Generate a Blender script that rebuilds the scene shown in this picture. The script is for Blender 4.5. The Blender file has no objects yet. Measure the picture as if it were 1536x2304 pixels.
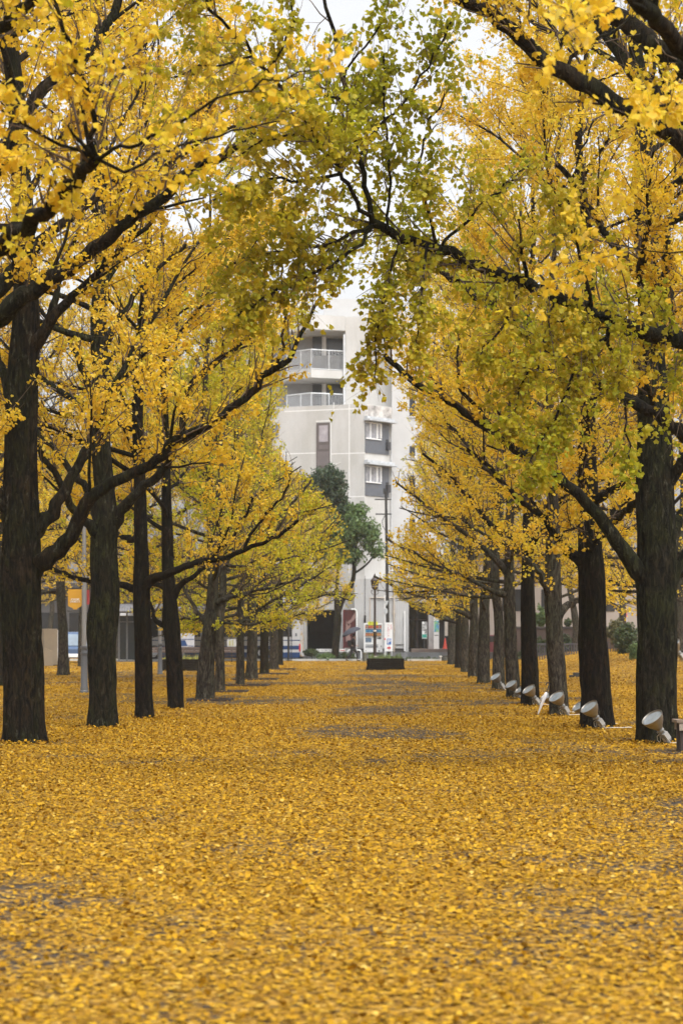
import bpy, bmesh, math, random
import numpy as np
from mathutils import Vector, Matrix

random.seed(7)
R = math.radians
scene = bpy.context.scene
COL = scene.collection
F, VX, HY, CH = 4500.0, 846.0, 1438.0, 1.42      # focal length (px of the 1536 frame), vanishing point, eye height


def at(px, py, D):
    """world point seen at that pixel at distance D in front of the camera"""
    return Vector(((px - VX) * D / F, D, CH - (py - HY) * D / F))


def depth_of(py, z=0.0):
    return F * (CH - z) / (py - HY)


def ground_pt(px, py):
    D = depth_of(py)
    return Vector(((px - VX) * D / F, D, 0.0))


def proj(P):
    Y = np.maximum(P[:, 1], 0.5)
    return VX + P[:, 0] / Y * F, HY - (P[:, 2] - CH) / Y * F


# ------------------------------------------------------------------ materials
def new_mat(name):
    m = bpy.data.materials.new(name)
    m.use_nodes = True
    nt = m.node_tree
    b = nt.nodes['Principled BSDF']
    return m, nt, b


def lk(nt, a, b):
    nt.links.new(a, b)


def ramp(nt, stops, fac=None):
    n = nt.nodes.new('ShaderNodeValToRGB')
    el = n.color_ramp.elements
    while len(el) < len(stops):
        el.new(0.5)
    for e, (p, c) in zip(el, stops):
        e.position = p
        e.color = (*c, 1) if len(c) == 3 else c
    if fac is not None:
        lk(nt, fac, n.inputs[0])
    return n


def noise(nt, scale, detail=4, rough=0.55, vec=None, dist=0.0):
    n = nt.nodes.new('ShaderNodeTexNoise')
    n.inputs['Scale'].default_value = scale
    n.inputs['Detail'].default_value = detail
    n.inputs['Roughness'].default_value = rough
    n.inputs['Distortion'].default_value = dist
    if vec is not None:
        lk(nt, vec, n.inputs['Vector'])
    return n


def objco(nt, scale=(1, 1, 1)):
    t = nt.nodes.new('ShaderNodeTexCoord')
    mp = nt.nodes.new('ShaderNodeMapping')
    mp.inputs['Scale'].default_value = scale
    lk(nt, t.outputs['Object'], mp.inputs['Vector'])
    return mp.outputs[0]


def mix_col(nt, fac, a, b):
    n = nt.nodes.new('ShaderNodeMix')
    n.data_type = 'RGBA'
    for sock, v in ((n.inputs[0], fac), (n.inputs[6], a), (n.inputs[7], b)):
        if hasattr(v, 'links') or hasattr(v, 'is_linked'):
            lk(nt, v, sock)
        elif isinstance(v, (tuple, list)):
            sock.default_value = (*v, 1)
        else:
            sock.default_value = v
    return n.outputs[2]


def bump(nt, b, h, strength=0.4, dist=0.02):
    n = nt.nodes.new('ShaderNodeBump')
    n.inputs['Strength'].default_value = strength
    n.inputs['Distance'].default_value = dist
    lk(nt, h, n.inputs['Height'])
    lk(nt, n.outputs[0], b.inputs['Normal'])


def plain(name, c, rough=0.6, var=0.18, scale=3.0, metal=0.0, bmp=0.0, spec=0.5):
    """a paint / stone / metal with a little real unevenness"""
    m, nt, b = new_mat(name)
    co = objco(nt)
    n = noise(nt, scale, 6, 0.6, co)
    lo = tuple(max(0, x * (1 - var)) for x in c)
    hi = tuple(min(1, x * (1 + var)) for x in c)
    r = ramp(nt, [(0.3, lo), (0.7, hi)], n.outputs[0])
    lk(nt, r.outputs[0], b.inputs['Base Color'])
    b.inputs['Roughness'].default_value = rough
    b.inputs['Metallic'].default_value = metal
    b.inputs['Specular IOR Level'].default_value = spec
    if bmp:
        n2 = noise(nt, scale * 12, 4, 0.6, co)
        bump(nt, b, n2.outputs[0], bmp, 0.01)
    return m


def make_leaf_mat(name='ginkgo_leaf', greens=((0.0, (0.20, 0.235, 0.010)), (0.5, (0.43, 0.455, 0.016)), (1.0, (0.58, 0.56, 0.03)))):
    m, nt, b = new_mat(name)
    nt.nodes.remove(b)
    out = nt.nodes['Material Output']
    at1 = nt.nodes.new('ShaderNodeAttribute'); at1.attribute_name = 'tint'
    at2 = nt.nodes.new('ShaderNodeAttribute'); at2.attribute_name = 'green'
    yel = ramp(nt, [(0.0, (0.54, 0.32, 0.016)), (0.2, (0.72, 0.46, 0.022)), (0.6, (0.79, 0.535, 0.032)), (0.85, (0.82, 0.585, 0.06)), (1.0, (0.83, 0.63, 0.16))], at1.outputs['Fac'])
    gre = ramp(nt, list(greens), at1.outputs['Fac'])
    c = mix_col(nt, at2.outputs['Fac'], yel.outputs[0], gre.outputs[0])
    d = nt.nodes.new('ShaderNodeBsdfPrincipled')
    d.inputs['Roughness'].default_value = 0.55
    d.inputs['Specular IOR Level'].default_value = 0.3
    t = nt.nodes.new('ShaderNodeBsdfTranslucent')
    lk(nt, c, d.inputs['Base Color']); lk(nt, c, t.inputs['Color'])
    mx = nt.nodes.new('ShaderNodeMixShader'); mx.inputs[0].default_value = 0.55
    lk(nt, d.outputs[0], mx.inputs[1]); lk(nt, t.outputs[0], mx.inputs[2])
    lk(nt, mx.outputs[0], out.inputs['Surface'])
    return m


def make_litter_mat():
    m, nt, b = new_mat('fallen_leaf')
    a = nt.nodes.new('ShaderNodeAttribute'); a.attribute_name = 'tint'
    r = ramp(nt, [(0.0, (0.13, 0.062, 0.008)), (0.3, (0.28, 0.142, 0.008)), (0.6, (0.385, 0.207, 0.009)), (0.85, (0.44, 0.252, 0.014)), (1.0, (0.48, 0.325, 0.07))], a.outputs['Fac'])
    lk(nt, r.outputs[0], b.inputs['Base Color'])
    b.inputs['Roughness'].default_value = 0.7
    b.inputs['Specular IOR Level'].default_value = 0.12
    return m


def make_bark(name, dark, mid, moss, pale):
    m, nt, b = new_mat(name)
    co = objco(nt, (9, 9, 2.4))
    n1 = noise(nt, 2.0, 9, 0.66, co, 1.1)
    fur = ramp(nt, [(0.40, (0, 0, 0)), (0.50, (.35, .35, .35)), (0.64, (1, 1, 1))], n1.outputs[0])
    c = mix_col(nt, fur.outputs[0], dark, mid)
    n2 = noise(nt, 1.5, 5, 0.62, objco(nt, (1.3, 1.3, 0.8)), 0.5)
    mk = ramp(nt, [(0.44, (0, 0, 0)), (0.56, (1, 1, 1))], n2.outputs[0])
    c = mix_col(nt, mk.outputs[0], c, mix_col(nt, fur.outputs[0], dark, moss))
    # dry pale lichen crust in broken vertical streaks
    n3 = noise(nt, 9, 6, 0.75, objco(nt, (1.6, 1.6, 0.6)), .3)
    pk = ramp(nt, [(0.55, (0, 0, 0)), (0.66, (1, 1, 1))], n3.outputs[0])
    n4 = noise(nt, 1.1, 3, 0.5, objco(nt, (1, 1, .6)))
    pz_ = ramp(nt, [(0.42, (0.08, .08, .08)), (0.62, (.85, .85, .85))], n4.outputs[0])
    mu = nt.nodes.new('ShaderNodeMath'); mu.operation = 'MULTIPLY'
    lk(nt, pk.outputs[0], mu.inputs[0]); lk(nt, pz_.outputs[0], mu.inputs[1])
    mu2 = nt.nodes.new('ShaderNodeMath'); mu2.operation = 'MULTIPLY'
    lk(nt, mu.outputs[0], mu2.inputs[0]); lk(nt, fur.outputs[0], mu2.inputs[1])
    c = mix_col(nt, mu2.outputs[0], c, pale)
    lk(nt, c, b.inputs['Base Color'])
    b.inputs['Roughness'].default_value = 0.9
    b.inputs['Specular IOR Level'].default_value = 0.12
    bump(nt, b, n1.outputs[0], 1.0, 0.07)
    return m


LEAF = make_leaf_mat()
LEAF_BACKLIT = make_leaf_mat('ginkgo_leaf_backlit_green', ((0.0, (0.13, 0.175, 0.008)), (0.5, (0.29, 0.31, 0.012)), (1.0, (0.48, 0.45, 0.026))))  # greens darkened to carry the drape's backlit shade in the leaf colour
LITTER = make_litter_mat()
BARK = make_bark('ginkgo_bark', (0.0045, 0.0035, 0.0025), (0.035, 0.024, 0.013), (0.025, 0.026, 0.009), (0.15, 0.15, 0.11))
TWIG = plain('ginkgo_twig', (0.085, 0.058, 0.036), 0.8, 0.4, 6)


# ------------------------------------------------------------------ mesh helpers
def link(o, parent=None):
    COL.objects.link(o)
    if parent is not None:
        o.parent = parent
    return o


def thing(name, label, cat, loc=(0, 0, 0), rz=0.0, group=None):
    o = bpy.data.objects.new(name, None)
    o.empty_display_size = 0.2
    o.location = loc
    o.rotation_euler = (0, 0, rz)
    tag(o, label, cat, group)
    return link(o)


def tag(o, label=None, cat=None, group=None, kind=None):
    if label: o['label'] = label
    if cat: o['category'] = cat
    if group: o['group'] = group
    if kind: o['kind'] = kind
    return o


class MB:
    """collects simple solids and links them as ONE mesh object"""
    def __init__(self):
        self.v, self.f, self.m = [], [], []

    def add(self, verts, faces, mi=0):
        o = len(self.v)
        self.v += [tuple(p) for p in verts]
        self.f += [tuple(i + o for i in f) for f in faces]
        self.m += [mi] * len(faces)
        return self

    def box(self, x0, x1, y0, y1, z0, z1, mi=0, M=None):
        vs = [Vector((x, y, z)) for x in (x0, x1) for y in (y0, y1) for z in (z0, z1)]
        if M is not None:
            vs = [M @ p for p in vs]
        return self.add(vs, [(0, 1, 3, 2), (4, 6, 7, 5), (0, 4, 5, 1), (2, 3, 7, 6), (0, 2, 6, 4), (1, 5, 7, 3)], mi)

    def tube(self, pts, radii, n=10, mi=0, cap=True):
        pts = [Vector(p) for p in pts]
        if not isinstance(radii, (list, tuple)):
            radii = [radii] * len(pts)
        vs, fs = [], []
        ref = None
        for i, p in enumerate(pts):
            t = (pts[min(i + 1, len(pts) - 1)] - pts[max(i - 1, 0)]).normalized()
            if ref is None:
                ref = t.orthogonal().normalized()
            u = (ref - t * ref.dot(t))
            u = u.normalized() if u.length > 1e-6 else t.orthogonal().normalized()
            ref = u
            w = t.cross(u)
            for k in range(n):
                a = 2 * math.pi * k / n
                vs.append(p + (u * math.cos(a) + w * math.sin(a)) * radii[i])
        for i in range(len(pts) - 1):
            for k in range(n):
                k2 = (k + 1) % n
                fs.append((i * n + k, i * n + k2, (i + 1) * n + k2, (i + 1) * n + k))
        if cap:
            fs.append(tuple(reversed(range(n))))
            fs.append(tuple((len(pts) - 1) * n + k for k in range(n)))
        return self.add(vs, fs, mi)

    def lathe(self, prof, n=20, mi=0, M=None, c=(0, 0, 0)):
        vs, fs = [], []
        c = Vector(c)
        for r, z in prof:
            for k in range(n):
                a = 2 * math.pi * k / n
                p = Vector((r * math.cos(a), r * math.sin(a), z)) + c
                vs.append(M @ p if M is not None else p)
        for i in range(len(prof) - 1):
            for k in range(n):
                k2 = (k + 1) % n
                fs.append((i * n + k, i * n + k2, (i + 1) * n + k2, (i + 1) * n + k))
        if prof[0][0] > 1e-4: fs.append(tuple(reversed(range(n))))
        if prof[-1][0] > 1e-4: fs.append(tuple((len(prof) - 1) * n + k for k in range(n)))
        return self.add(vs, fs, mi)

    def prism(self, poly, z0, z1, mi=0):
        """vertical prism over a plan polygon"""
        n = len(poly)
        vs = [(x, y, z0) for x, y in poly] + [(x, y, z1) for x, y in poly]
        fs = [(i, (i + 1) % n, n + (i + 1) % n, n + i) for i in range(n)]
        fs += [tuple(reversed(range(n))), tuple(range(n, 2 * n))]
        return self.add(vs, fs, mi)

    def build(self, name, mats, parent=None, smooth=False, bevel=0.0, origin=None, angle=40):
        me = bpy.data.meshes.new(name)
        vs = self.v
        if origin is not None:
            ox = Vector(origin)
            vs = [tuple(Vector(p) - ox) for p in vs]
        me.from_pydata(vs, [], self.f)
        if not isinstance(mats, (list, tuple)):
            mats = [mats]
        for mt in mats:
            me.materials.append(mt)
        if len(mats) > 1:
            me.polygons.foreach_set('material_index', self.m)
        bm = bmesh.new(); bm.from_mesh(me)
        bmesh.ops.recalc_face_normals(bm, faces=bm.faces)
        if bevel:
            es = [e for e in bm.edges if len(e.link_faces) == 2 and e.calc_face_angle(0) > R(30)]
            bmesh.ops.bevel(bm, geom=es, offset=bevel, segments=2, affect='EDGES', profile=0.6)
        if smooth:
            for f in bm.faces: f.smooth = True
            for e in bm.edges:
                if len(e.link_faces) == 2 and e.calc_face_angle(0) > R(angle): e.smooth = False
        bm.to_mesh(me); bm.free()
        o = bpy.data.objects.new(name, me)
        if origin is not None and parent is None:
            o.location = origin
        return link(o, parent)


def np_mesh(name, V, Fq, mats, mat_idx=None, smooth=True, attrs=None):
    """big mesh from numpy arrays: V (n,3), Fq (f,4) quads"""
    me = bpy.data.meshes.new(name)
    nv, nf = len(V), len(Fq)
    me.vertices.add(nv)
    me.vertices.foreach_set('co', np.ascontiguousarray(V, dtype=np.float32).ravel())
    me.loops.add(nf * 4)
    me.loops.foreach_set('vertex_index', np.ascontiguousarray(Fq, dtype=np.int32).ravel())
    me.polygons.add(nf)
    me.polygons.foreach_set('loop_start', np.arange(0, nf * 4, 4, dtype=np.int32))
    for mt in mats:
        me.materials.append(mt)
    if mat_idx is not None:
        me.polygons.foreach_set('material_index', mat_idx.astype(np.int32))
    me.polygons.foreach_set('use_smooth', np.full(nf, smooth, dtype=bool))
    for k, a in (attrs or {}).items():
        at_ = me.attributes.new(k, 'FLOAT', 'FACE')
        at_.data.foreach_set('value', a.astype(np.float32))
    me.update(calc_edges=True)
    return me


def norm(v):
    return v / np.maximum(np.linalg.norm(v, axis=-1, keepdims=True), 1e-9)


# smooth 2-D value noise, used for where the fallen leaves lie thick or thin
_rs = np.random.default_rng(11)
_lat = _rs.random((256, 256))


def vnoise(x, y):
    xi, yi = np.floor(x).astype(int), np.floor(y).astype(int)
    fx, fy = x - xi, y - yi
    fx, fy = fx * fx * (3 - 2 * fx), fy * fy * (3 - 2 * fy)
    g = lambda a, b: _lat[a % 256, b % 256]
    return (g(xi, yi) * (1 - fx) + g(xi + 1, yi) * fx) * (1 - fy) + (g(xi, yi + 1) * (1 - fx) + g(xi + 1, yi + 1) * fx) * fy


def cover(x, y):
    """0..1: how thickly the leaves lie at that spot"""
    n = 0.5 * vnoise(x / 2.6 + 3, y / 3.4 + 9) + 0.3 * vnoise(x / 0.9, y / 1.1 + 5) + 0.2 * vnoise(x / 0.33, y / 0.4)
    worn = np.exp(-((x - 0.3 - 0.5 * np.sin(y / 17)) / 1.9) ** 2)       # the walked middle of the avenue is barer
    c = (n - 0.295) / 0.21 - 0.4 * worn * np.clip((y - 26) / 14, 0, 1) - 0.2 * np.clip((9.5 - y) / 4, 0, 1)
    return np.clip(c, 0, 1)


def mound(x, y):
    """the leaf covered bank that rises to the right of the avenue"""
    t = np.clip((x - 5.6) / 7.5, 0, 1)
    s = np.clip((y - 30) / 62, 0, 1)
    return 0.85 * (t * t * (3 - 2 * t)) * (s * s * (3 - 2 * s))

BARK_GREY = make_bark('grey_ginkgo_bark', (0.016, 0.013, 0.010), (0.098, 0.082, 0.062), (0.075, 0.074, 0.048), (0.20, 0.195, 0.155))
BARK_BLACK = make_bark('black_ginkgo_bark', (0.003, 0.0025, 0.002), (0.023, 0.015, 0.009), (0.016, 0.015, 0.006), (0.13, 0.12, 0.09))
BARK_MOSS = make_bark('mossy_ginkgo_bark', (0.005, 0.0045, 0.003), (0.029, 0.024, 0.014), (0.033, 0.036, 0.013), (0.19, 0.19, 0.135))
# ------------------------------------------------------------------ ginkgo trees
def catmull(P, n_per):
    P = np.asarray(P, float)
    if len(P) < 3:
        t = np.linspace(0, 1, n_per * (len(P) - 1) + 1)[:, None]
        return P[0] * (1 - t) + P[-1] * t
    Q = np.vstack([2 * P[0] - P[1], P, 2 * P[-1] - P[-2]])
    out = []
    for i in range(1, len(Q) - 2):
        p0, p1, p2, p3 = Q[i - 1], Q[i], Q[i + 1], Q[i + 2]
        for s in np.linspace(0, 1, n_per, endpoint=False):
            out.append(0.5 * ((2 * p1) + (-p0 + p2) * s + (2 * p0 - 5 * p1 + 4 * p2 - p3) * s * s + (-p0 + 3 * p1 - 3 * p2 + p3) * s ** 3))
    out.append(Q[-2])
    return np.array(out)


def resample(P, rad, step):
    d = np.r_[0, np.cumsum(np.linalg.norm(np.diff(P, axis=0), axis=1))]
    n = max(3, int(d[-1] / step) + 1)
    s = np.linspace(0, d[-1], n)
    return np.stack([np.interp(s, d, P[:, k]) for k in range(3)], 1), np.interp(s, d, rad)


def batch_tubes(P, rad, s):
    """P (N,K,3), rad (N,K) -> verts, quads of N thin tubes"""
    N, K, _ = P.shape
    T = np.gradient(P, axis=1)
    T = norm(T)
    ref = np.where(np.abs(T[:, :1, 2:3]) > 0.9, np.array([1.0, 0, 0]), np.array([0, 0, 1.0]))
    U = norm(np.cross(T, ref)); W = np.cross(T, U)
    a = np.arange(s) * 2 * np.pi / s
    V = P[:, :, None, :] + rad[:, :, None, None] * (U[:, :, None, :] * np.cos(a)[None, None, :, None] + W[:, :, None, :] * np.sin(a)[None, None, :, None])
    idx = np.arange(N * K * s).reshape(N, K, s)
    A, B = idx[:, :-1], idx[:, 1:]
    Fq = np.stack([A, np.roll(A, -1, 2), np.roll(B, -1, 2), B], -1).reshape(-1, 4)
    return V.reshape(-1, 3), Fq


def bark_tube(P, rad, sides, rng, furrow=0.06, lump=0.05, flare=False):
    """one thick limb or trunk with furrowed, lumpy bark"""
    K = len(P)
    T = norm(np.gradient(P, axis=0))
    u = np.array([1.0, 0, 0]) if abs(T[0][0]) < 0.8 else np.array([0, 1.0, 0])
    d = np.r_[0, np.cumsum(np.linalg.norm(np.diff(P, axis=0), axis=1))]
    th = np.arange(sides) * 2 * np.pi / sides
    ph = rng.random(12) * 6.28
    V = np.zeros((K, sides, 3))
    nf = max(5, int(6 + rad[0] * 34))
    for i in range(K):
        u = u - T[i] * u.dot(T[i]); u /= np.linalg.norm(u)
        w = np.cross(T[i], u)
        z = d[i]
        warp = 0.5 * np.sin(2 * th + 1.1 * z + ph[0]) + 0.35 * np.sin(3.7 * z + 4 * th + ph[1]) + 0.3 * math.sin(2.1 * z + ph[2])
        rid = np.abs(np.sin(nf * 0.5 * th + warp + 0.25 * np.sin(9 * z + 5 * th + ph[3])))
        rid2 = np.abs(np.sin(nf * 0.85 * th - warp * 1.4 + 0.5 * np.sin(5 * z + ph[4])))
        lo = np.sin(2 * th + 1.6 * z + ph[5]) * 0.5 + np.sin(3 * th - 2.3 * z + ph[6]) * 0.35 + np.sin(th + 4.1 * z + ph[7]) * 0.4
        r = rad[i] * (1 + lump * lo) + min(rad[i] * furrow, 0.022) * (rid + 0.6 * rid2 - 0.9) * 1.6
        if flare:
            r = r * (1 + math.exp(-z / 0.16) * (0.06 + 0.17 * np.maximum(0, np.sin(4 * th + ph[8]) + 0.5 * np.sin(7 * th + ph[9]))))
        V[i] = P[i] + r[:, None] * (u * np.cos(th)[:, None] + w * np.sin(th)[:, None])
    idx = np.arange(K * sides).reshape(K, sides)
    A, B = idx[:-1], idx[1:]
    Fq = np.stack([A, np.roll(A, -1, 1), np.roll(B, -1, 1), B], -1).reshape(-1, 4)
    return V.reshape(-1, 3), Fq


FAN = np.array([(0, 0, 0), (-.5, .50, .11), (-.30, .93, .05), (0, .80, 0), (.30, .93, .05), (.5, .50, .11)], float)
FAN_F = np.array([(0, 3, 2, 1), (0, 5, 4, 3)])
KITE = np.array([(0, 0, 0), (.5, .55, .04), (0, .92, -.03), (-.5, .55, .04)], float)
KITE_F = np.array([(0, 1, 2, 3)])


def leaves_mesh(name, pos, axis, nrm, size, tint, green, fan, mat, rng, curl=1.0):
    """pos: leaf base points; axis: base->tip; nrm: face normals"""
    n = len(pos)
    X = norm(np.cross(axis, nrm)); Z = np.cross(X, axis)
    tm, fm = (FAN, FAN_F) if fan else (KITE, KITE_F)
    k = len(tm)
    c = (curl * (0.5 + 1.6 * rng.random(n)) * np.where(rng.random(n) < .5, 1, -1))[:, None, None]
    L = np.repeat(tm[None], n, 0)
    V = pos[:, None, :] + size[:, None, None] * (L[..., 0:1] * X[:, None] + L[..., 1:2] * axis[:, None] + c * L[..., 2:3] * Z[:, None])
    Fq = (fm[None] + (np.arange(n) * k)[:, None, None]).reshape(-1, 4)
    r = len(fm)
    attrs = {'tint': np.repeat(tint, r)}
    if green is not None:
        attrs['green'] = np.repeat(green, r)
    return np_mesh(name, V.reshape(-1, 3), Fq, [mat], smooth=False, attrs=attrs)


# where the picture looks past or under the crowns: (polygon, share of leaves kept)
def in_poly(px, py, poly):
    ins = np.zeros(len(px), bool)
    n = len(poly)
    for i in range(n):
        x1, y1 = poly[i]; x2, y2 = poly[(i + 1) % n]
        c = ((y1 > py) != (y2 > py)) & (px < (x2 - x1) * (py - y1) / (y2 - y1 + 1e-9) + x1)
        ins ^= c
    return ins


FLOOR = [(-900, 1240), (0, 1340), (60, 1380), (110, 1362), (150, 1350), (190, 1345), (205, 1330), (262, 1380), (285, 1425), (330, 1430), (430, 1432), (540, 1433), (600, 1425), (690, 1412), (705, 1392), (740, 1395), (760, 1372), (800, 1362), (812, 1345),
         (818, 1325), (872, 1310), (890, 1352), (930, 1372), (965, 1392), (1000, 1405), (1040, 1408), (1075, 1392), (1100, 1345), (1150, 1330), (1230, 1325), (1290, 1342), (1350, 1380), (1400, 1405), (1435, 1395), (1536, 1345), (2400, 1240)]
FLX, FLY = np.array(FLOOR, float).T
VIEW = [(668, 790), (690, 735), (735, 690), (790, 690), (800, 780), (830, 840), (872, 880), (905, 930), (925, 985), (890, 1030), (878, 1080), (905, 1140), (870, 1200),
        (850, 1300), (800, 1345), (800, 1240), (775, 1170), (735, 1110), (690, 1060), (640, 1030), (645, 950), (655, 880)]
GAPS = [(755, 30, 62, 44, .12), (805, 100, 30, 34, .35), (900, 150, 38, 22, .4), (620, 345, 34, 24, .3), (560, 400, 36, 20, .3), (650, 270, 30, 30, .35), (1030, 420, 50, 30, .4), (960, 500, 30, 30, .45),
        (860, 640, 40, 50, .8), (430, 470, 60, 60, .5), (380, 60, 40, 50, .6), (120, 890, 30, 40, .5)]


def keep_mask(P, rng, near=False):
    px, py = proj(P)
    k = np.ones(len(P))
    bottom = np.interp(px, FLX, FLY) + rng.normal(0, 9, len(P))
    k[py > bottom] = 0
    if not near:
        k[in_poly(px, py, VIEW)] = 0.05
    for gx, gy, ax, ay, kk in GAPS:
        d = ((px - gx) / ax) ** 2 + ((py - gy) / ay) ** 2
        k = np.where(d < 1, np.minimum(k, kk if not near else min(1, kk * 2.5)), k)
    out = (px < -250) | (px > 1790) | (py < -350)
    k = np.where(out, k * 0.4, k)
    return rng.random(len(P)) < k


def spawn(polys, spacing, start, rng, K, Lr, ahead, radial, up, curve, rscale, taper=0.35, end=1.0, rmin=0.002, rmax=.03):
    """side shoots along a list of (pts, rad): returns (N,K,3), (N,K)"""
    B, T, RR, LL = [], [], [], []
    for P, rad in polys:
        d = np.r_[0, np.cumsum(np.linalg.norm(np.diff(P, axis=0), axis=1))]
        L = d[-1]
        n = max(1, int(round(L * (end - start) / spacing + rng.random() - 0.5)))
        s = np.sort(start + (end - start) * rng.random(n)) * L
        b = np.stack([np.interp(s, d, P[:, k]) for k in range(3)], 1)
        t = np.stack([np.interp(np.minimum(s + .08, L), d, P[:, k]) - np.interp(np.maximum(s - .08, 0), d, P[:, k]) for k in range(3)], 1)
        B.append(b); T.append(norm(t)); RR.append(np.interp(s, d, rad)); LL.append(1.0 - 0.45 * (s / L))
    B, T, RR, LL = map(np.concatenate, (B, T, RR, LL))
    n = len(B)
    rv = rng.normal(size=(n, 3)); rv = norm(rv - T * (rv * T).sum(1, keepdims=True))
    upv = np.array([0, 0, 1.0])
    D = norm(T * ahead + rv * radial + upv * up)
    L = (Lr[0] + (Lr[1] - Lr[0]) * rng.random(n) ** 1.3) * LL
    s = np.linspace(0, 1, K)
    bend = rng.normal(0, 0.16, size=(n, 3)) + np.array([0, 0, curve])
    P = B[:, None] + (D[:, None] * s[None, :, None] + bend[:, None] * (s ** 2)[None, :, None]) * L[:, None, None]
    P[:, 1:-1] += rng.normal(0, 0.02, size=(n, K - 2, 3)) * L[:, None, None]
    r0 = np.clip(RR * rscale, rmin, np.minimum(RR, rmax))
    rad = r0[:, None] * (1 - (1 - taper) * s[None])
    return P, rad


def leaf_points(P, per_m, rng):
    """points along batch polylines (N,K,3)"""
    N, K, _ = P.shape
    seg = np.linalg.norm(np.diff(P, axis=1), axis=2)
    L = seg.sum(1)
    cnt = rng.poisson(L * per_m)
    i = np.repeat(np.arange(N), cnt)
    u = (0.10 + 0.92 * rng.random(len(i))) * (K - 1)
    u = np.minimum(u, K - 1 - 1e-6)
    k = u.astype(int); f = (u - k)[:, None]
    return P[i, k] * (1 - f) + P[i, k + 1] * f, i


STATS = []
BASES = []
GAPPY = .33
BARK_LOD = {0: (44, .05), 1: (30, .09), 2: (18, .2), 3: (12, .4)}


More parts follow.
